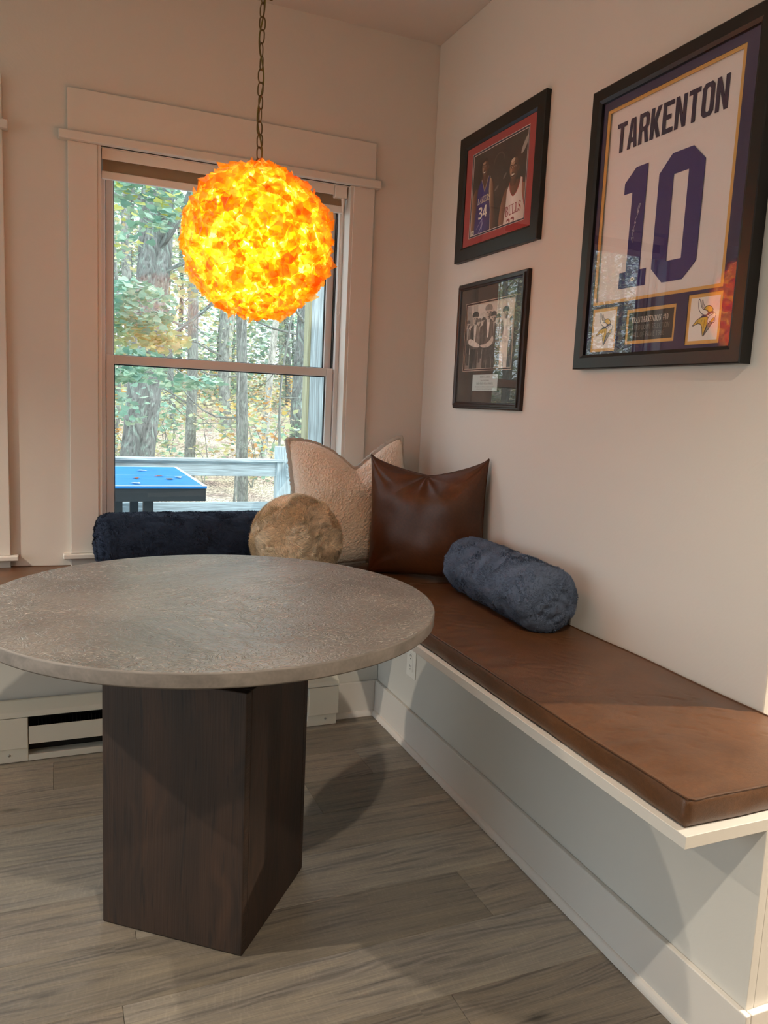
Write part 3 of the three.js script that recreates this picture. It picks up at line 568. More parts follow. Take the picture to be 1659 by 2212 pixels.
// flat card with a window cut in it
function matBoard(w, h, holes, z, t, m, parent, name, label) {
  const s = new THREE.Shape([[-w / 2, -h / 2], [w / 2, -h / 2], [w / 2, h / 2], [-w / 2, h / 2]].map((p) => new THREE.Vector2(...p)));
  for (const [x0, y0, x1, y1] of holes) s.holes.push(new THREE.Path([[x0, y0], [x0, y1], [x1, y1], [x1, y0]].map((p) => new THREE.Vector2(...p))));
  const g = new THREE.ExtrudeGeometry(s, { depth: t, bevelEnabled: false }); g.translate(0, 0, z); return part(name, g, m, parent, label);
}
const ring = (x0, y0, x1, y1, b, z, t, m, parent, name) => { // thin border strip round a rectangle
  const s = new THREE.Shape([[x0 - b, y0 - b], [x1 + b, y0 - b], [x1 + b, y1 + b], [x0 - b, y1 + b]].map((p) => new THREE.Vector2(...p)));
  s.holes.push(new THREE.Path([[x0, y0], [x0, y1], [x1, y1], [x1, y0]].map((p) => new THREE.Vector2(...p))));
  const g = new THREE.ExtrudeGeometry(s, { depth: t, bevelEnabled: false }); g.translate(0, 0, z); return part(name, g, m, parent);
};
function printed(x0, y0, x1, y1, z, tex, parent, name, label, o = {}) {
  const g = new THREE.BoxGeometry(x1 - x0, y1 - y0, 0.0008); g.translate((x0 + x1) / 2, (y0 + y1) / 2, z);
  return part(name, g, mat({ map: tex, roughness: o.r ?? 0.55 }), parent, label);
}
function onWall(name, label, category, z0, z1, y0, y1) { const t = thing(name, label, category, [RX, (y0 + y1) / 2, (z0 + z1) / 2], -Math.PI / 2); return [t, z1 - z0, y1 - y0, (z) => z - (z0 + z1) / 2, (y) => y - (y0 + y1) / 2]; }
const cord0 = (c, pts, close) => { c.beginPath(); pts.forEach((p, i) => (i ? c.lineTo(...p) : c.moveTo(...p))); if (close) c.closePath(); };
const blob = (c, col, pts) => { c.fillStyle = col; cord0(c, pts, true); c.fill(); };
const oval = (c, col, x, y, a, b, r = 0) => { c.fillStyle = col; c.beginPath(); c.ellipse(x, y, a, b, r, 0, 6.3); c.fill(); };
const soft = (c, col, pts) => { // closed smooth outline
  c.fillStyle = col; c.beginPath(); const n = pts.length; for (let i = 0; i < n; i++) { const a = pts[i], b = pts[(i + 1) % n], mx = (a[0] + b[0]) / 2, my = (a[1] + b[1]) / 2; if (!i) { const z = pts[n - 1]; c.moveTo((z[0] + a[0]) / 2, (z[1] + a[1]) / 2); } c.quadraticCurveTo(a[0], a[1], mx, my); } c.closePath(); c.fill();
};
// --- football jersey
{
  const [t, w, h, X, Y] = onWall('framed_jersey', 'white football jersey with purple 10 in a large black frame, rightmost on the wall', 'framed jersey', 0.764, 1.398, 1.360, 2.1466);
  rails(w, h, [[0, 0], [0, 0.033], [0.003, 0.035], [0.032, 0.035], [0.041, 0.030], [0.041, 0.006], [0.03, 0]], blackWood, t);
  const purple = mat({ color: 0x3a2f55, roughness: 0.85 }), gold = mat({ color: 0xd9a95a, roughness: 0.5 }), twill = mat({ color: 0x35286e, roughness: 0.8 }), navyTwill = mat({ color: 0x2c2042, roughness: 0.8 });
  const jx0 = X(0.832), jx1 = X(1.302), jy0 = Y(1.551), jy1 = Y(2.074);
  const cards = [[0.824, 1.409, 0.935, 1.532], [0.975, 1.424, 1.165, 1.518], [1.204, 1.411, 1.316, 1.533]].map(([a, b, c, d]) => [X(a), Y(b), X(c), Y(d)]);
  part('backing_board', bx(-w / 2 + 0.03, -h / 2 + 0.03, 0.002, w / 2 - 0.03, h / 2 - 0.03, 0.006, 0), board, t);
  matBoard(w - 0.064, h - 0.064, [[jx0 - 0.011, jy0 - 0.009, jx1 + 0.011, jy1 + 0.009], ...cards], 0.0185, 0.002, purple, t, 'mat_board', 'purple mat');
  matBoard(jx1 - jx0 + 0.03, jy1 - jy0 + 0.03, [[-(jx1 - jx0) / 2, -(jy1 - jy0) / 2, (jx1 - jx0) / 2, (jy1 - jy0) / 2]], 0, 0.002, gold, t, 'gold_liner', 'thin gold inner mat').position.set((jx0 + jx1) / 2, (jy0 + jy1) / 2, 0.0163);
  const fx = jx0 - 0.01, fw = jx1 - jx0 + 0.02, n = 60, G = new THREE.PlaneGeometry(fw, jy1 - jy0 + 0.02, n, n), p = G.attributes.position, uv = G.attributes.uv;
  for (let i = 0; i < p.count; i++) { const x = p.getX(i), y = p.getY(i); p.setZ(i, 0.0006 * noise2(x * 9, y * 9) + 0.0012 * sstep(0.004, 0, Math.abs(y - 0.118 - 0.06 * Math.max(0, x - 0.1)))); uv.setXY(i, x, y); }
  G.computeVertexNormals(); G.translate((jx0 + jx1) / 2, (jy0 + jy1) / 2, 0.0115);
  const jersey = part('jersey', G, mat({ color: 0xe9e3e2, roughness: 0.9, bumpMap: rep(dataTex(256, 256, (u, v) => gray(0.5 + 0.25 * Math.sin(u * 6.283 * 40) * Math.sin(v * 6.283 * 40) + 0.25 * fbm(u, v, 5, 5, 3, 200)), false), 9, 9), bumpScale: 0.0004 }), t, 'white jersey fabric');
  const letter = (name, outer, hole, x, y, sx, sy, m) => {
    const s = new THREE.Shape(outer.map((q) => new THREE.Vector2(q[0] * sx, q[1] * sy))); if (hole) s.holes.push(new THREE.Path(hole.map((q) => new THREE.Vector2(q[0] * sx, q[1] * sy))));
    const g = new THREE.ExtrudeGeometry(s, { depth: 0.001, bevelEnabled: false }); g.translate(x, y, 0.0128); part(name, g, m, jersey);
  };
  const F = {
    T: [[[0, 1], [0, 0.85], [0.34, 0.85], [0.34, 0], [0.66, 0], [0.66, 0.85], [1, 0.85], [1, 1]]],
    A: [[[0, 0], [0.26, 1], [0.74, 1], [1, 0], [0.7, 0], [0.65, 0.2], [0.35, 0.2], [0.3, 0]], [[0.39, 0.35], [0.61, 0.35], [0.53, 0.85], [0.47, 0.85]]],
    R: [[[0, 0], [0, 1], [0.78, 1], [1, 0.88], [1, 0.55], [0.84, 0.45], [1, 0], [0.69, 0], [0.54, 0.4], [0.32, 0.4], [0.32, 0]], [[0.32, 0.55], [0.62, 0.55], [0.69, 0.61], [0.69, 0.8], [0.62, 0.86], [0.32, 0.86]]],
    K: [[[0, 0], [0, 1], [0.32, 1], [0.32, 0.6], [0.66, 1], [1, 1], [0.62, 0.52], [1, 0], [0.66, 0], [0.42, 0.35], [0.32, 0.25], [0.32, 0]]],
    E: [[[0, 0], [0, 1], [1, 1], [1, 0.85], [0.32, 0.85], [0.32, 0.58], [0.8, 0.58], [0.8, 0.43], [0.32, 0.43], [0.32, 0.15], [1, 0.15], [1, 0]]],
    N: [[[0, 0], [0, 1], [0.3, 1], [0.7, 0.4], [0.7, 1], [1, 1], [1, 0], [0.7, 0], [0.3, 0.6], [0.3, 0]]],
    O: [[[0.22, 0], [0, 0.12], [0, 0.88], [0.22, 1], [0.78, 1], [1, 0.88], [1, 0.12], [0.78, 0]], [[0.4, 0.14], [0.6, 0.14], [0.69, 0.2], [0.69, 0.8], [0.6, 0.86], [0.4, 0.86], [0.31, 0.8], [0.31, 0.2]]],
  };
  [...'TARKENTON'].forEach((ch, i) => letter('letter', F[ch][0], F[ch][1], X(0.863 + i * 0.0452), Y(1.957), 0.0385, 0.079, navyTwill));
  letter('numeral', [[0.922, 1.58], [0.922, 1.624], [0.948, 1.624], [0.948, 1.836], [0.914, 1.836], [0.914, 1.866], [0.957, 1.9], [1.003, 1.9], [1.003, 1.624], [1.029, 1.624], [1.029, 1.58]].map(([a, b]) => [X(a), Y(b)]), null, 0, 0, 1, 1, twill);
  letter('numeral', [[1.094, 1.578], [1.05, 1.618], [1.05, 1.859], [1.094, 1.9], [1.166, 1.9], [1.21, 1.859], [1.21, 1.618], [1.166, 1.578]].map(([a, b]) => [X(a), Y(b)]), [[1.104, 1.631], [1.157, 1.631], [1.157, 1.847], [1.104, 1.847]].map(([a, b]) => [X(a), Y(b)]), 0, 0, 1, 1, twill);
  const sig = [[0.984, 1.80], [0.979, 1.794], [0.977, 1.776], [0.983, 1.79], [0.986, 1.80], [0.978, 1.772], [0.972, 1.762], [0.968, 1.75], [0.974, 1.754], [0.967, 1.738], [0.970, 1.728], [0.962, 1.735], [0.965, 1.72], [0.97, 1.71], [0.96, 1.715], [0.966, 1.70]].map(([a, b]) => V(X(a), Y(b), 0.0141));
  part('signature', tube(sig, 0.0006, 80, 4), mat({ color: 0xd9d4e2, roughness: 0.5 }), jersey);
  printed(X(0.971), Y(1.594), X(0.989), Y(1.608), 0.0145, canvasTex(64, 48, (c, W2, H2) => { c.fillStyle = '#35286e'; c.fillRect(0, 0, W2, H2); oval(c, '#e8e6da', 32, 24, 29, 20); oval(c, '#b9b39a', 32, 24, 20, 9); c.fillStyle = '#40382a'; c.font = 'bold 15px sans-serif'; c.textAlign = 'center'; c.fillText('JSA', 32, 29); }), jersey, 'sticker');
  const emblem = canvasTex(448, 492, (c, W2, H2) => {
    c.fillStyle = '#d9a95a'; c.fillRect(0, 0, W2, H2); c.fillStyle = '#ece6e0'; c.fillRect(36, 36, W2 - 72, H2 - 72);
    const k = ([x, y]) => [(x - 815) / 410 * W2 + (y - 280) * 0.07, (y + 25) / 610 * H2 + (x - 1000) * 0.06], D = (col, pts, line = 7) => { const q = pts.map(k); c.lineJoin = 'round'; soft(c, col, q); c.strokeStyle = '#2b2438'; c.lineWidth = line; c.beginPath(); const n = q.length; for (let i = 0; i <= n; i++) { const a = q[i % n], b = q[(i + 1) % n], m = [(a[0] + b[0]) / 2, (a[1] + b[1]) / 2]; if (!i) c.moveTo(...m); else c.quadraticCurveTo(a[0], a[1], ...m); } c.stroke(); };
    D('#d9b440', [[878, 372], [905, 335], [940, 290], [985, 262], [1075, 250], [1065, 320], [1050, 380], [1030, 430], [1012, 505], [1000, 440], [1000, 390], [985, 345], [950, 335], [915, 355]]);
    D('#8f8a84', [[1012, 500], [1040, 420], [1065, 350], [1100, 300], [1150, 270], [1150, 320], [1105, 345], [1085, 395], [1050, 440]]);
    D('#f2efe9', [[1075, 255], [1110, 232], [1150, 212], [1162, 232], [1148, 275], [1152, 315], [1120, 335], [1095, 305], [1070, 345], [1058, 310]], 5);
    D('#d9b440', [[1090, 320], [1115, 285], [1145, 262], [1140, 300], [1115, 330]], 4);
    D('#d9b440', [[1015, 165], [1045, 130], [1085, 120], [1118, 145], [1132, 192], [1075, 205], [1062, 182]]);
    D('#3a2560', [[985, 250], [1040, 225], [1075, 205], [1132, 192], [1134, 214], [1085, 222], [1045, 255], [992, 262]], 4);
    D('#f2efe9', [[958, 32], [950, 110], [960, 180], [1000, 230], [1050, 238], [1072, 212], [1060, 180], [1010, 170], [985, 130], [975, 60]]);
    D('#c9c4c0', [[1000, 42], [1012, 100], [1032, 140], [1018, 158], [996, 130], [988, 80]], 5);
    c.strokeStyle = '#6b4d18'; c.lineWidth = 4; for (const [a, b] of [[[960, 300], [930, 345]], [[1000, 290], [985, 335]], [[1030, 290], [1020, 400]]]) { c.beginPath(); c.moveTo(...k(a)); c.lineTo(...k(b)); c.stroke(); }
  });
  printed(...cards[0].slice(0, 2), ...cards[0].slice(2), 0.0175, emblem, t, 'emblem_card', 'gold-edged card with a horned helmet emblem');
  printed(...cards[2].slice(0, 2), ...cards[2].slice(2), 0.0175, emblem, t, 'emblem_card', 'gold-edged card with a horned helmet emblem');
  printed(...cards[1].slice(0, 2), ...cards[1].slice(2), 0.0175, canvasTex(760, 376, (c, W2, H2) => {
    c.fillStyle = '#d9a95a'; c.fillRect(0, 0, W2, H2); c.fillStyle = '#15130f'; c.fillRect(36, 36, W2 - 72, H2 - 72); c.textAlign = 'left';
    const put = (s, y, f, col, wd) => { c.font = f; c.fillStyle = col; const m = c.measureText(s).width; c.save(); c.translate(88, y); c.scale(wd / m, 1); c.fillText(s, 0, 0); c.restore(); };
    put('FRAN TARKENTON  #10', 150, 'bold 84px serif', '#d8d4ca', 560); put('9 PRO BOWL SELECTION', 228, '72px sans-serif', '#85817a', 590); put('HALL OF FAME 1986', 304, '72px sans-serif', '#85817a', 520);
  }), t, 'name_plaque', 'black plaque with gold edge and lettering');
  part('glass', new THREE.PlaneGeometry(w - 0.064, h - 0.064).translate(0, 0, 0.024), frameGlass, t);
}
// --- two basketball players
{
  const [t, w, h, X, Y] = onWall('framed_photo', 'two basketball players with a red mat in a wide black frame, near the corner', 'framed photo', -0.0865, 0.4935, 1.7905, 2.2557);
  rails(w, h, [[0, 0], [0, 0.019], [0.003, 0.021], [0.044, 0.021], [0.052, 0.016], [0.052, 0.004], [0.04, 0]], blackWood, t);
  const red = mat({ color: 0xa63638, roughness: 0.8 }), navy = mat({ color: 0x1c1b3a, roughness: 0.8 }), white = mat({ color: 0xe8e0da, roughness: 0.6 });
  const p = [X(0.018), Y(1.879), X(0.389), Y(2.168)];
  part('backing_board', bx(-w / 2 + 0.04, -h / 2 + 0.04, 0.002, w / 2 - 0.04, h / 2 - 0.04, 0.005, 0), board, t);
  matBoard(w - 0.09, h - 0.09, [[p[0] - 0.010, p[1] - 0.009, p[2] + 0.010, p[3] + 0.009]], 0.0108, 0.0016, red, t, 'mat_board', 'red mat');
  ring(p[0] - 0.0085, p[1] - 0.0075, p[2] + 0.0085, p[3] + 0.0075, 0.0018, 0.0108, 0.0012, white, t, 'bevel');
  ring(p[0] - 0.0005, p[1] - 0.0005, p[2] + 0.0005, p[3] + 0.0005, 0.0085, 0.0095, 0.0012, navy, t, 'mat_liner');
  ring(p[0], p[1], p[2], p[3], 0.0018, 0.0096, 0.0014, white, t, 'bevel');
  printed(p[0] - 0.005, p[1] - 0.005, p[2] + 0.005, p[3] + 0.005, 0.0085, canvasTex(960, 760, (c, W2, H2) => {
    c.fillStyle = '#332b26'; c.fillRect(0, 0, W2, H2);
    for (let i = 0; i < 260; i++) oval(c, `rgba(${pick([[70, 60, 52], [26, 22, 20], [88, 76, 66]]).join()},0.10)`, rnd() * W2, rnd() * H2, rr(20, 110), rr(14, 60), rnd() * 3);
    c.save(); oval(c, 'rgba(190,184,176,0.85)', 900, 130, 86, 26, -0.9); oval(c, 'rgba(150,144,136,0.7)', 590, 320, 34, 12, -0.7); oval(c, 'rgba(140,134,126,0.7)', 455, 395, 40, 12, -0.5); c.restore();
    c.strokeStyle = 'rgba(100,92,84,0.7)'; c.lineWidth = 14; c.beginPath(); c.arc(480, 190, 96, 3.3, 6.1); c.stroke();
    const limbFill = (pts, x0, x1, c0, c1, c2) => { const g = c.createLinearGradient(x0, 0, x1, 0); g.addColorStop(0, c0); g.addColorStop(0.45, c1); g.addColorStop(1, c2); soft(c, g, pts); };
    const head = (x, y, w, h, turn, hair) => { // face about w wide and h high, turned to the side
      c.save(); c.translate(x, y); c.scale(w / 100, h / 130);
      limbFill([[-30, 40], [30, 40], [38, 110], [-38, 110]], -38, 38, '#5e4030', '#6e4c38', '#3f2a1f');
      oval(c, '#6b4734', turn * 50, 8, 9, 17);
      limbFill([[-46, -30], [-30, -62], [0, -70], [32, -62], [48, -30], [47, 10], [34, 48], [10, 66], [-12, 64], [-36, 44], [-48, 8]], -50 * turn, 50 * turn, '#a67a5e', '#7d583f', '#4a3225');
      if (hair) limbFill([[-47, -26], [-34, -64], [0, -76], [36, -66], [49, -26], [34, -44], [0, -52], [-30, -46]], -50, 50, '#2c211b', '#1d1612', '#18120f');
      else { oval(c, 'rgba(226,204,184,0.8)', -14 * turn, -54, 22, 12, -0.2); }
      oval(c, 'rgba(224,196,168,0.55)', -16 * turn, -34, 22, 11); oval(c, 'rgba(214,180,150,0.5)', -26 * turn, 14, 13, 15);
      for (const e of [-1, 1]) { const ex = -8 * turn + e * 20; oval(c, '#e4d8cc', ex, -10, 9, 4.5); oval(c, '#160f0b', ex, -10, 5, 5); c.strokeStyle = '#1a120d'; c.lineWidth = 5; c.beginPath(); c.moveTo(ex - 13, -22); c.quadraticCurveTo(ex, -28, ex + 13, -22); c.stroke(); }
      soft(c, '#8a6047', [[-10 * turn - 5, -8], [-10 * turn + 5, -8], [-12 * turn + 14, 18], [-12 * turn, 23], [-12 * turn - 14, 18]]); oval(c, 'rgba(40,22,16,0.7)', -12 * turn, 24, 13, 4);
      oval(c, '#3a1d17', -8 * turn, 40, 22, 10); oval(c, '#efe8de', -8 * turn, 37, 18, 5.5);
      c.restore();
    };
    // player in purple, left
    limbFill([[0, 420], [40, 350], [95, 310], [118, 380], [92, 520], [64, 760], [0, 760]], 0, 110, '#b48a6c', '#7c573f', '#4c3427');
    limbFill([[318, 262], [372, 300], [402, 400], [420, 520], [470, 700], [480, 760], [380, 760], [350, 560], [322, 420]], 322, 440, '#c9a98a', '#7c573f', '#4a3326');
    limbFill([[165, 240], [280, 236], [300, 300], [236, 380], [150, 320]], 150, 300, '#7c573f', '#6a4833', '#4a3326');
    head(224, 158, 118, 150, 1, true);
    { const g = c.createLinearGradient(70, 0, 350, 0); g.addColorStop(0, '#33286c'); g.addColorStop(0.5, '#43368a'); g.addColorStop(1, '#2b2160'); c.fillStyle = g; cord0(c, [[108, 330], [160, 268], [188, 262], [236, 372], [292, 250], [326, 256], [322, 380], [360, 560], [378, 760], [62, 760], [92, 520]], true); c.fill(); }
    c.strokeStyle = '#cbbd9e'; c.lineWidth = 7; cord0(c, [[176, 262], [236, 374], [300, 248]]); c.stroke(); c.strokeStyle = '#cfc3a2'; c.lineWidth = 9; cord0(c, [[326, 258], [322, 384], [360, 562], [376, 758]]); c.stroke();
    c.save(); c.translate(112, 478); c.rotate(-0.05); c.fillStyle = '#e9dcb8'; c.font = 'italic bold 74px serif'; c.scale(1, 1.1); c.fillText('LAKERS', 0, 0, 232); c.restore();
    c.save(); c.translate(142, 618); c.rotate(-0.05); c.fillStyle = '#f0e8d6'; c.font = 'bold 150px sans-serif'; c.fillText('34', 0, 0, 172); c.restore();
    c.strokeStyle = '#c4bed2'; c.lineWidth = 5; cord0(c, [[120, 700], [190, 640], [222, 622], [196, 700], [150, 752], [210, 690], [232, 650], [208, 756]]); c.stroke();
    // player in white, right
    limbFill([[560, 520], [622, 430], [668, 430], [672, 540], [640, 640], [632, 760], [520, 760], [530, 620]], 540, 680, '#9a6c50', '#7a523b', '#553727');
    limbFill([[880, 440], [940, 450], [960, 500], [960, 720], [910, 640], [888, 540]], 880, 960, '#b98f70', '#8a6047', '#50362a');
    limbFill([[668, 410], [840, 390], [860, 450], [770, 560], [690, 470]], 660, 860, '#8a6047', '#77503a', '#553727');
    head(738, 292, 150, 176, 1, false);
    { const g = c.createLinearGradient(610, 0, 940, 0); g.addColorStop(0, '#d8cdc6'); g.addColorStop(0.4, '#f4ece6'); g.addColorStop(1, '#cfc3ba'); c.fillStyle = g; c.beginPath(); c.moveTo(640, 470); c.lineTo(684, 398); c.quadraticCurveTo(690, 500, 752, 522); c.quadraticCurveTo(830, 508, 850, 388); c.lineTo(888, 400); c.lineTo(892, 520); c.lineTo(936, 640); c.lineTo(950, 760); c.lineTo(606, 760); c.lineTo(634, 600); c.closePath(); c.fill(); }
    c.strokeStyle = '#a83a3c'; c.lineWidth = 10; c.beginPath(); c.moveTo(680, 400); c.quadraticCurveTo(688, 502, 752, 526); c.quadraticCurveTo(832, 510, 856, 388); c.stroke(); c.beginPath(); c.moveTo(890, 402); c.lineTo(896, 520); c.lineTo(938, 640); c.stroke();
    c.save(); c.translate(636, 690); c.rotate(-0.06); c.fillStyle = '#92282c'; c.font = 'bold 112px serif'; c.scale(1, 1.1); c.fillText('BULLS', 0, 0, 258); c.restore();
    c.save(); c.translate(660, 806); c.rotate(-0.05); c.fillStyle = '#92282c'; c.font = 'bold 130px sans-serif'; c.fillText('23', 0, 0, 210); c.restore();
    c.fillStyle = '#d8d2c6'; c.fillRect(12, 700, 62, 46); c.fillStyle = '#4a443c'; c.font = 'bold 18px sans-serif'; c.fillText('UDA', 24, 728);
  }), t, 'photo_print', 'colour photo of a player in a purple jersey and one in a white jersey');
  part('glass', new THREE.PlaneGeometry(w - 0.09, h - 0.09).translate(0, 0, 0.0145), frameGlass, t);
}
// --- old baseball group
{
  const [t, w, h, X, Y] = onWall('framed_photo', 'sepia group photo with grey mat and caption in narrow dark brown frame, near the corner', 'framed photo', -0.0373, 0.4523, 1.2277, 1.7026);
  const brown = mat({ color: 0x26140f, roughness: 0.32 });
  rails(w, h, [[0, 0], [0, 0.014], [0.004, 0.018], [0.009, 0.018], [0.011, 0.0235], [0.017, 0.0235], [0.0205, 0.020], [0.024, 0.0185], [0.0255, 0.015], [0.0255, 0.004], [0.02, 0]], brown, t);
  const p = [X(0.025), Y(1.372), X(0.377), Y(1.624)];
  const suede = rep(dataTex(256, 256, (u, v) => { const s = 0.27 + 0.07 * fbm(u, v, 5, 5, 4, 210); return [s * 1.06, s * 0.99, s * 0.93]; }), 1, 1);
  part('backing_board', bx(-w / 2 + 0.02, -h / 2 + 0.02, 0.002, w / 2 - 0.02, h / 2 - 0.02, 0.005, 0), board, t);
  matBoard(w - 0.044, h - 0.044, [p], 0.0105, 0.0016, mat({ map: suede, roughness: 0.95 }), t, 'mat_board', 'charcoal suede mat');
  const cream = mat({ color: 0xdcc6b4, roughness: 0.7 }), maroon = mat({ color: 0x3a1d1c, roughness: 0.8 });
  ring(p[0], p[1], p[2], p[3], 0.0018, 0.0108, 0.0016, cream, t, 'bevel'); ring(p[0] + 0.007, p[1] + 0.007, p[2] - 0.007, p[3] - 0.007, 0.0069, 0.009, 0.0014, maroon, t, 'mat_liner'); ring(p[0] + 0.007, p[1] + 0.007, p[2] - 0.007, p[3] - 0.007, 0.0016, 0.0092, 0.0014, cream, t, 'bevel');
  printed(p[0] + 0.002, p[1] + 0.002, p[2] - 0.002, p[3] - 0.002, 0.0085, canvasTex(1024, 736, (c, W2, H2) => {
    c.fillStyle = '#d2c6ba'; c.fillRect(0, 0, W2, H2); blob(c, '#a1958a', [[20, 20], [90, 20], [170, 240], [20, 240]]); blob(c, '#b9ada2', [[150, 20], [250, 20], [260, 240], [180, 240]]);
    c.fillStyle = '#8b8076'; c.fillRect(0, 560, W2, 180);
    const man = (x0, y0, s0, coat, hat, light, trousers, wide = 1.45) => {
      const x = 0, y = 0, s = 1; c.save(); c.translate(x0, y0); c.scale(s0 * wide, s0);
      soft(c, coat, [[x - 60 * s, y + 70 * s], [x - 20 * s, y + 52 * s], [x + 24 * s, y + 52 * s], [x + 64 * s, y + 76 * s], [x + 78 * s, y + 250 * s], [x + 54 * s, y + 300 * s], [x - 54 * s, y + 300 * s], [x - 80 * s, y + 240 * s]]);
      blob(c, light, [[x - 14 * s, y + 56 * s], [x + 22 * s, y + 56 * s], [x + 12 * s, y + 220 * s], [x - 6 * s, y + 220 * s]]);
      blob(c, trousers, [[x - 54 * s, y + 290 * s], [x + 56 * s, y + 290 * s], [x + 50 * s, y + 600 * s], [x + 6 * s, y + 600 * s], [x, y + 400 * s], [x - 10 * s, y + 600 * s], [x - 54 * s, y + 600 * s]]);
      soft(c, '#c6b5a6', [[x - 34 * s, y - 30 * s], [x + 34 * s, y - 30 * s], [x + 36 * s, y + 20 * s], [x + 4 * s, y + 62 * s], [x - 30 * s, y + 26 * s]]); soft(c, '#5d5048', [[x + 4 * s, y + 4 * s], [x + 38 * s, y - 20 * s], [x + 34 * s, y + 30 * s], [x + 4 * s, y + 64 * s]]);
      soft(c, hat, [[x - 44 * s, y - 18 * s], [x - 44 * s, y - 62 * s], [x, y - 84 * s], [x + 46 * s, y - 62 * s], [x + 46 * s, y - 16 * s], [x, y - 30 * s]]);
      for (const e of [-14, 16]) oval(c, '#2b241f', x + e * s, y - 8 * s, 8 * s, 5 * s); oval(c, '#41352d', x + 2 * s, y + 36 * s, 14 * s, 5 * s); soft(c, '#a39284', [[x - 3, y - 6], [x + 5, y - 6], [x + 9, y + 20], [x - 7, y + 20]]);
      blob(c, 'rgba(40,34,28,0.55)', [[x - 60, y + 80], [x - 34, y + 60], [x - 14, y + 150], [x - 40, y + 290], [x - 52, y + 290]]); blob(c, 'rgba(230,220,208,0.16)', [[x + 30, y + 70], [x + 56, y + 90], [x + 60, y + 260], [x + 40, y + 280]]); c.restore();
    };
    for (const [x, y, s] of [[40, 230, 0.75], [300, 225, 0.72], [392, 215, 0.66], [600, 190, 0.95], [700, 215, 0.8], [985, 260, 0.8]]) man(x, y, s, pick(['#4d443c', '#6f655b', '#3b332d']), pick(['#2f2925', '#5d544c']), '#b8aca0', '#3b342e');
    man(845, 165, 1.0, '#d9d0c6', '#2e2823', '#efe8df', '#e2d8cc'); man(205, 175, 1.12, '#6a5f55', '#322b26', '#ded4c8', '#38302a'); man(490, 125, 1.2, '#5a4f46', '#8c8076', '#e6ddd2', '#3d342d');
    soft(c, '#dcd1c5', [[60, 400], [120, 380], [215, 420], [330, 455], [334, 490], [210, 480], [80, 450]]); soft(c, '#cfc2b4', [[600, 360], [632, 430], [560, 490], [430, 500], [345, 482], [350, 458], [450, 462], [560, 420]]);
    for (let i = 0; i < 500; i++) oval(c, `rgba(${rnd() < 0.5 ? '30,24,20' : '236,226,214'},0.07)`, rnd() * W2, rnd() * H2, rr(4, 26), rr(4, 40), rnd() * 3);
  }), t, 'photo_print', 'sepia photo of men in caps standing in a row');
  printed(X(0.109), Y(1.295), X(0.294), Y(1.356), 0.0125, canvasTex(740, 244, (c, W2, H2) => {
    c.fillStyle = '#b9c6c4'; c.fillRect(0, 0, W2, H2); c.fillStyle = '#3f4a4c'; c.textAlign = 'center';
    [['NYPD vs. FDNY', 52, 40], ['New York Yankees', 96, 28], ['Babe Ruth & Lou Gehrig', 146, 42], ['The Yankees took off their own uniforms to dress', 190, 23], ['in those of the Police and Fire Departments', 222, 23]].forEach(([s, y, f]) => { c.font = `${f}px serif`; c.fillText(s, W2 / 2, y, W2 - 60); });
  }), t, 'caption_label', 'pale blue caption card');
  part('glass', new THREE.PlaneGeometry(w - 0.044, h - 0.044).translate(0, 0, 0.0165), frameGlass, t);
}
// ------------------------------------------------------------------ outdoors: deck, rail, table tennis, forest
const GY = -0.17;
const barkMap = (a, b, o, lich) => rep(dataTex(256, 512, (u, v) => {
  const r = 1 - Math.abs(fbm(u, v, 26, 5, 3, o)) * 3.2, l = 0.6 * sstep(0.0, 0.45, fbm(u, v, 7, 6, 4, o + 4)) * lich, s = 0.86 + 0.2 * clamp(r) + 0.25 * fbm(u, v, 3, 3, 2, o + 8), d = sstep(0.0, 0.5, fbm(u, v, 9, 12, 4, o + 14)) * lich;
  return [0, 1, 2].map((k) => ((a[k] * (1 - l) + b[k] * l) * s) * (1 - 0.2 * d));
}), 1 / 0.6, 1 / 1.2);
const bark = [mat({ map: barkMap([0.50, 0.51, 0.50], [0.64, 0.74, 0.69], 300, 1), roughness: 0.95 }), mat({ map: barkMap([0.57, 0.58, 0.56], [0.70, 0.76, 0.7], 320, 0.8), roughness: 0.95 }), mat({ map: barkMap([0.74, 0.74, 0.70], [0.5, 0.5, 0.47], 340, 0.9), roughness: 0.95 })];
const weathered = mat({ map: rep(dataTex(256, 256, (u, v) => { const s = 0.95 + 0.3 * fbm(u, v, 3, 30, 4, 360); return [0.74 * s, 0.79 * s, 0.80 * s]; }), 1.1, 3), roughness: 0.9 });
const sunlitWood = mat({ map: rep(dataTex(256, 256, (u, v) => { const s = 0.9 + 0.3 * fbm(u, v, 3, 30, 4, 366); return [0.72 * s, 0.70 * s, 0.56 * s]; }), 1, 4), roughness: 0.85 });  // yellowish tone painted in for the sunlit side of the porch post
{
  const d = new THREE.Group(); d.name = 'deck'; d.userData.kind = 'structure'; scene.add(d);
  for (let k = 0; k < 30; k++) part('deck_board', bx(-6, GY - 0.03, -0.54 - 0.142 * (k + 1), 3.4, GY, -0.546 - 0.142 * k, 0.003, 'x', 0, k * 0.3), weathered, d);
}
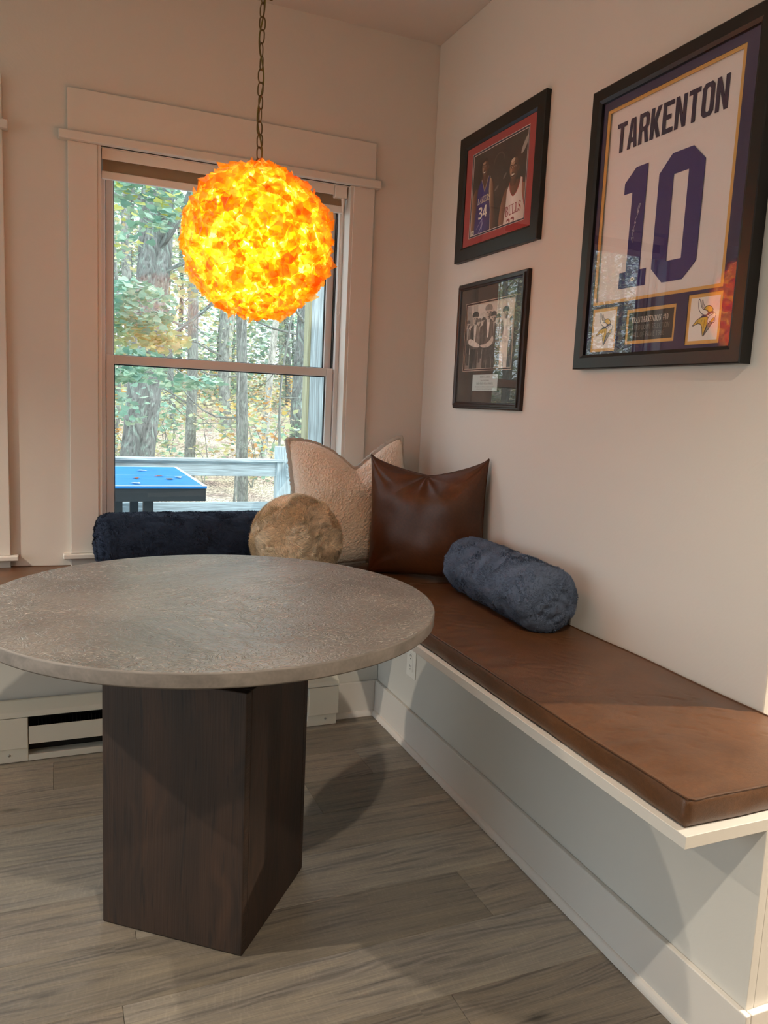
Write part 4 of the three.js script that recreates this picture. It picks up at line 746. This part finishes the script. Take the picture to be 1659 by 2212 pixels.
{
  const t = thing('deck_railing', 'weathered grey wooden deck railing of two rails and posts beyond the window', 'railing', [0, GY, -4.62]);
  part('top_rail', bx(-6.2, 0.66, -0.02, 0.84, 0.80, 0.02, 0.004), weathered, t); part('top_rail', bx(-6.2, 0.80, -0.05, 0.86, 0.825, 0.07, 0.004), weathered, t);
  part('lower_rail', bx(-6.2, 0.30, -0.02, 0.84, 0.41, 0.02, 0.004), weathered, t);
  for (const x of [-5.8, -3.9, -1.6]) part('post', bx(x, -0.1, -0.11, x + 0.1, 0.92, -0.02, 0.006, 'y'), weathered, t);
  part('post', bx(0.79, -0.1, -0.06, 0.93, 0.95, 0.05, 0.006, 'y'), weathered, t);
  part('side_rail', bx(0.88, 0.66, 0.05, 0.92, 0.80, 3.9, 0.004, 'z'), weathered, t); part('side_rail', bx(0.88, 0.30, 0.05, 0.92, 0.41, 3.9, 0.004, 'z'), weathered, t);
}
{
  const t = thing('porch_post', 'tall square wooden porch post right outside the window', 'post', [0.36, GY, -2.35]);
  part('shaft', bx(0.045, 0, -0.09, 0.15, 3.6, 0, 0.005, 'y'), weathered, t); part('sunlit_side_strip', bx(0.026, 0, -0.105, 0.045, 3.6, -0.004, 0.003, 'y'), sunlitWood, t, 'yellowish strip added as the sunlit look of its side'); part('footing_bracket', bx(0.02, 0, -0.11, 0.155, 0.07, 0.005, 0.002), darkMetal, t);  // side strip is added; its yellow colour stands for sunlight on the post
}
{
  const t = thing('ping_pong_table', 'blue table tennis table with white lines on the deck outside', 'ping-pong table', [-1.55, GY, -3.62]);
  const blue = mat({ map: rep(dataTex(256, 256, (u, v) => { const s = 1 + 0.12 * fbm(u, v, 6, 30, 3, 380); return [0.06 * s, 0.50 * s, 0.80 * s]; }), 1, 1), roughness: 0.5 }), line = mat({ color: 0xdfe9ee, roughness: 0.6 }), black = mat({ color: 0x2c3134, roughness: 0.5 });
  const W = 1.37, D = 0.762, y = 0.76, g = new THREE.Group();
  part('top_board', bx(-W, y - 0.018, -D, W, y, D, 0.002), blue, t, 'blue playing surface');
  part('edge_line', bx(-W, y, D - 0.02, W, y + 0.0012, D, 0), line, t); part('edge_line', bx(-W, y, -D, W, y + 0.0012, -D + 0.02, 0), line, t);
  part('end_line', bx(W - 0.025, y, -D + 0.02, W, y + 0.0012, D - 0.02, 0), line, t); part('end_line', bx(-W, y, -D + 0.02, -W + 0.025, y + 0.0012, D - 0.02, 0), line, t); part('center_line', bx(-W + 0.025, y, -0.002, W - 0.025, y + 0.001, 0.002, 0), line, t);
  part('apron', [bx(-W + 0.005, y - 0.11, D - 0.05, W - 0.005, y - 0.018, D - 0.01, 0.003), bx(-W + 0.005, y - 0.11, -D + 0.01, W - 0.005, y - 0.018, -D + 0.05, 0.003), bx(W - 0.05, y - 0.11, -D + 0.05, W - 0.01, y - 0.018, D - 0.05, 0.003), bx(-W + 0.01, y - 0.11, -D + 0.05, -W + 0.05, y - 0.018, D - 0.05, 0.003)], black, t);
  for (const x of [-1.02, 0.95]) for (const z of [-0.55, 0.55]) { part('leg', bx(x, 0, z - 0.03, x + 0.07, y - 0.06, z + 0.03, 0.004, 'y'), black, t); }
  for (const x of [-0.95, 0.76]) for (const z of [-0.45, 0.45]) part('brace', bx(-0.02, 0, -0.02, 0.02, 0.62, 0.02, 0.003, 'y').rotateZ(x > 0 ? -0.65 : 0.65).translate(x > 0 ? x - 0.32 : x + 0.4, 0.18, z), black, t);
  for (const x of [0.72]) for (const z of [-0.5, 0.5]) part('leg', bx(x, 0, z - 0.05, x + 0.09, y - 0.06, z + 0.05, 0.004, 'y'), black, t);
}
{
  const leafM = [mat({ color: 0x8a4b32, roughness: 0.9 }), mat({ color: 0xd9cfa8, roughness: 0.9 }), mat({ color: 0x6e5a48, roughness: 0.9 })];
  const names = ['reddish fallen leaf', 'pale fallen leaf', 'brown fallen leaf'], where = ['near the middle of the blue ping-pong table', 'at the far side of the blue ping-pong table', 'near the right corner of the blue ping-pong table', 'at the near edge of the blue ping-pong table', 'between the others on the blue ping-pong table', 'close to the white side line of the blue table'];
  [[-0.62, -3.35, 0], [-0.52, -3.95, 1], [-0.38, -3.3, 2], [-0.66, -3.0, 1], [-0.44, -3.5, 0], [-0.3, -3.42, 1]].forEach(([x, z, k], i) => {
    const g = leafShape(1).scale(0.05, 0.05, 0.085).rotateY(i * 1.3), t = part('fallen_leaf', g, leafM[k], scene); t.position.set(x, GY + 0.766, z);
    t.userData = { label: names[k] + ' lying ' + where[i], category: 'leaf' };
  });
}
function leafShape(k) { // a blade folded along its midrib
  const g = new THREE.BufferGeometry(), f = 0.16;
  const o = k ? [[0, 0], [0.34, 0.12], [0.62, 0.38], [0.36, 0.5], [0.30, 0.74], [0, 1]] : [[0, 0], [0.26, 0.2], [0.36, 0.45], [0.2, 0.78], [0, 1]];
  const P = []; for (const s of [1, -1]) for (let i = 0; i + 1 < o.length; i++) { const a = o[i], b = o[i + 1], m = [0, 0.45]; const q = [[m[0], 0, m[1]], [s * a[0], f * a[0], a[1]], [s * b[0], f * b[0], b[1]]]; if (s < 0) q.reverse(); q.forEach((v) => P.push(v[0], v[1], v[2] - 0.5)); }
  g.setAttribute('position', new THREE.Float32BufferAttribute(P, 3)); g.computeVertexNormals(); return g;
}
const leafGeo = [leafShape(0), leafShape(1)];
const leafMat = phys({ color: 0xffffff, roughness: 0.75, transmission: 0.45, thickness: 0, side: THREE.DoubleSide });
const GREEN = [[0.30, 0.50, 0.38], [0.40, 0.58, 0.44], [0.24, 0.43, 0.34], [0.46, 0.60, 0.44]], YELL = [[0.70, 0.64, 0.34], [0.64, 0.66, 0.38], [0.70, 0.56, 0.33], [0.56, 0.62, 0.38]], MIX = [...GREEN, ...YELL, [0.56, 0.66, 0.38], [0.55, 0.68, 0.46]], AMBER = [[0.72, 0.42, 0.13], [0.7, 0.55, 0.18], [0.6, 0.34, 0.14]], HAZE = [[0.40, 0.50, 0.45], [0.48, 0.55, 0.47], [0.52, 0.54, 0.42]];
// sprays: [x, y, z, spread x, spread y, spread z, count, palette]
function foliage(parent, sprays, size, k) {
  const N = sprays.reduce((s, q) => s + q[6], 0), im = new THREE.InstancedMesh(leafGeo[k], leafMat, N), M = new THREE.Matrix4(), Q = new THREE.Quaternion(), E = new THREE.Euler(), c = new THREE.Color(); let i = 0;
  for (const [x, y, z, sx, sy, sz, n, pal] of sprays) for (let j = 0; j < n; j++) {
    let a, b, d; do { a = rr(-1, 1); b = rr(-1, 1); d = rr(-1, 1); } while (a * a + b * b + d * d > 1);
    const dr = noise3((x + a * sx) * 1.3, (y + b * sy) * 2.5, (z + d * sz) * 1.3) * 0.35;
    E.set(rr(-0.6, 0.7), rr(0, 6.283), rr(-0.6, 0.6)); Q.setFromEuler(E); const s = size * rr(0.6, 1.25);
    M.compose(V(x + a * sx, y + b * sy + dr * sy, z + d * sz), Q, V(s, s, s)); im.setMatrixAt(i, M);
    const p = pick(pal), v = rr(0.8, 1.2); im.setColorAt(i, c.setRGB(p[0] * v, p[1] * v, p[2] * v)); i++;
  }
  im.name = numbered('foliage'); im.userData.kind = 'stuff'; im.castShadow = im.receiveShadow = true; parent.add(im); return im;
}
const groundY = (x, z) => -0.75 + 0.25 * noise2(x * 0.16, z * 0.16) + 0.1 * noise2(x * 0.6, z * 0.6) + (z < -7 ? (-z - 7) * 0.075 : 0);
{
  const g = new THREE.PlaneGeometry(110, 70, 110, 110).rotateX(-Math.PI / 2).translate(-2, 0, -35.5), p = g.attributes.position, uv = g.attributes.uv;
  for (let i = 0; i < p.count; i++) { p.setY(i, groundY(p.getX(i), p.getZ(i))); uv.setXY(i, p.getX(i), p.getZ(i)); } g.computeVertexNormals();
  const litter = rep(dataTex(512, 512, (u, v) => { const a = fbm(u, v, 60, 60, 2, 400), b = fbm(u, v, 4, 4, 3, 405), s = 0.85 + 0.7 * a + 0.25 * b; return [0.86 * s, 0.77 * s + 0.05 * b, 0.69 * s]; }), 1 / 3, 1 / 3);
  struct('forest_ground', g, mat({ map: litter, roughness: 1 }));
  const yard = new THREE.PlaneGeometry(60, 46).rotateX(-Math.PI / 2).translate(-34, -0.35, 18); struct('yard', boxUV(yard), mat({ map: litter, roughness: 1 }));
}
const bare = (o) => { o.userData = o.userData || {}; return o; };
function tree(label, group, x, z, r, top, o = {}) {
  const t = thing('tree', label, 'tree', [x, groundY(x, z) - 0.1, z], 0, group), H2 = o.h || 11, lean = o.lean || [rr(-0.5, 0.5), rr(-0.5, 0.5)], m = bark[o.bark ?? Math.floor(rnd() * 2)];
  const at = (k) => V(lean[0] * k + (o.wob ?? 0.1) * Math.sin(k * 7 + x), H2 * k, lean[1] * k + (o.wob ?? 0.1) * Math.sin(k * 5 + z));
  part('trunk', limb([0, 0.2, 0.4, 0.6, 0.8, 1].map(at), r, r * top, 10, 22, 0.07), m, t);
  for (let i = 0; i < (o.branches ?? 4); i++) {
    const k = rr(o.b0 ?? 0.12, 0.75), a = rr(0, 6.283), L = rr(0.8, 2.4) * (o.bl ?? 1), s = at(k);
    part('branch', limb([s, s.clone().add(V(Math.cos(a) * L * 0.4, L * rr(0, 0.3), Math.sin(a) * L * 0.4)), s.clone().add(V(Math.cos(a + 0.3) * L, L * rr(0.1, 0.7), Math.sin(a + 0.3) * L))], r * 0.22, 0.006, 6, 8, 0.1), m, t);
  }
  (o.limbs || []).forEach(([pts, a, b]) => part('branch', limb(pts.map((q) => V(q[0] - x, q[1] - t.position.y, q[2] - z)), a, b, 7, 12, 0.1), m, t));
  if (o.sprays) foliage(t, o.sprays.map((q) => [q[0] - x, q[1] - t.position.y, q[2] - z, ...q.slice(3)]), o.leaf ?? 0.1, o.shape ?? 1);
  return t;
}
// the trees one can tell apart through the window
tree('large pale-barked leaning tree at the left of the window, green and yellow leaves', null, -0.30, -8.2, 0.235, 0.8, {
  h: 8.5, lean: [0.72, 0], wob: 0.04, bark: 0, branches: 5, b0: 0.5,
  limbs: [[[[0.02, 3.0, -8.1], [0.25, 3.35, -7.9], [0.42, 3.8, -7.8], [0.46, 4.1, -7.8]], 0.05, 0.02], [[[0.05, 2.75, -8.1], [0.45, 2.95, -8], [0.9, 2.95, -8], [1.3, 3.1, -8]], 0.03, 0.008], [[[-0.2, 1.7, -8], [0.6, 2.3, -8], [1.6, 3.3, -8.1], [2.2, 3.7, -8]], 0.03, 0.01]],
  sprays: [[-0.5, 3.5, -6.4, 0.65, 0.75, 0.5, 900, [...GREEN, [0.62, 0.6, 0.16]]], [-0.45, 2.15, -6.2, 0.5, 0.28, 0.5, 480, GREEN], [-0.3, 1.85, -6.6, 0.6, 0.28, 0.5, 480, YELL], [-0.45, 1.5, -6.0, 0.4, 0.16, 0.4, 260, GREEN], [0.3, 1.36, -6.6, 0.4, 0.1, 0.4, 110, GREEN], [0.4, 3.9, -8, 0.9, 0.7, 0.7, 420, GREEN], [0.85, 2.9, -8.4, 0.7, 0.5, 0.5, 240, YELL], [-0.35, 1.1, -7.4, 0.3, 0.25, 0.3, 60, GREEN]], leaf: 0.095,
});
tree('straight dark grey tree trunk standing in the middle of the window view', null, 1.56, -9.6, 0.088, 0.72, { h: 10, lean: [-0.1, 0], wob: 0.03, bark: 1, branches: 4 });
tree('mottled lichen-spotted tree trunk next to the porch post', null, 2.35, -9.4, 0.12, 0.8, { h: 9, lean: [0.45, 0.2], wob: 0.05, bark: 0, branches: 3 });
tree('twin dark trunk right behind the mottled one, next to the porch post', null, 2.66, -9.9, 0.1, 0.7, { h: 9, lean: [0.5, 0], wob: 0.12, bark: 1, branches: 2 });
tree('slim grey trunk between the large leaning tree and the middle trunk', null, 1.13, -12.5, 0.105, 0.7, { h: 11, lean: [0.3, 0], wob: 0.05, bark: 1, branches: 4 });
tree('thin white birch trunk leaning slightly right, deep behind the middle trunk', null, 3.4, -15.5, 0.085, 0.6, { h: 12, lean: [0.9, 0], wob: 0.05, bark: 2, branches: 2 });
tree('slender sapling just right of the middle trunk, bare and crooked', null, 1.9, -8.6, 0.022, 0.4, { h: 5, lean: [0.2, 0], wob: 0.08, bark: 1, branches: 6, bl: 0.8 });
tree('slender sapling left of the middle trunk, with a forked bare crown', null, 1.12, -8.3, 0.025, 0.4, { h: 5.5, lean: [0.3, 0], wob: 0.06, bark: 1, branches: 7, bl: 0.9 });
const taken = [[-0.3, -8.2], [1.5, -9.6], [2.5, -9.6], [1.13, -12.5], [3.4, -15.5]];
for (let i = 0; i < 78; i++) {
  let z, d, x, q = 0; do { z = -10.5 - 26 * Math.pow(rnd(), 0.9); d = 2.77 - z; x = rnd() < 0.5 ? -1.18 + d * rr(0.05, 0.36) : rr(-0.95 * d, 0.55 * d); } while (++q < 60 && taken.some((t) => Math.hypot(t[0] - x, t[1] - z) < 2.2)); taken.push([x, z]);
  const r = rr(0.03, 0.13) * (1 + d / 60);
  const pal = pick([MIX, YELL, GREEN, MIX]), y0 = groundY(x, z), sp = [];
  if (rnd() < 0.8) for (let k = 0; k < 4; k++) sp.push([x + rr(-2, 2), y0 + rr(2.0, 9), z + rr(-1.4, 1.4), rr(0.8, 2.2), rr(0.35, 1.0), rr(0.8, 1.6), 260, pal]);
  tree('slim forest tree among many alike behind the deck railing', 'slim forest trees behind the railing', x, z, r, 0.55, { h: rr(9, 15), branches: 5, bl: 1.3, b0: 0.05, bark: rnd() < 0.15 ? 2 : undefined, sprays: sp.length ? sp : null, leaf: 0.10, shape: i % 2 });
}
for (let i = 0; i < 46; i++) {
  const z = -8.8 - 22 * rnd(), d = 2.77 - z, x = i % 2 ? -1.18 + d * rr(0.05, 0.38) : rr(-0.95 * d, 0.5 * d), y = groundY(x, z), t = thing('shrub', 'low woodland shrub with yellow-green leaves on the forest floor', 'shrub', [x, y - 0.03, z], 0, 'woodland shrubs on the forest floor'), pal = pick([YELL, MIX, GREEN, AMBER]);
  for (let k = 0; k < 3; k++) part('stem', limb([V(0, 0, 0), V(rr(-0.2, 0.2), 0.5, rr(-0.2, 0.2)), V(rr(-0.5, 0.5), rr(0.8, 1.8), rr(-0.5, 0.5))], 0.012, 0.004, 5, 5), bark[1], t);
  foliage(t, [[0, 0.55, 0, 0.9, 0.35, 0.8, 110, pal], [rr(-0.4, 0.4), 1.3, 0, 0.8, 0.4, 0.7, 130, pal]], 0.1, i % 2);
}
{ // leaf cover far behind, past where single trees can be told apart
  const g = new THREE.Group(); g.name = 'far_canopy'; g.userData.kind = 'stuff'; scene.add(g);
  const sp = []; for (let i = 0; i < 300; i++) { const z = -27 - 20 * rnd(), x = rr(-36, 26); sp.push([x, groundY(x, z) + rr(0.3, 13), z, rr(2, 4.5), rr(0.8, 2), 2, 300, pick([MIX, GREEN, YELL, HAZE, HAZE])]); }
  foliage(g, sp, 0.26, 0);
}
shadows(scene);
renderer.render(scene, camera);
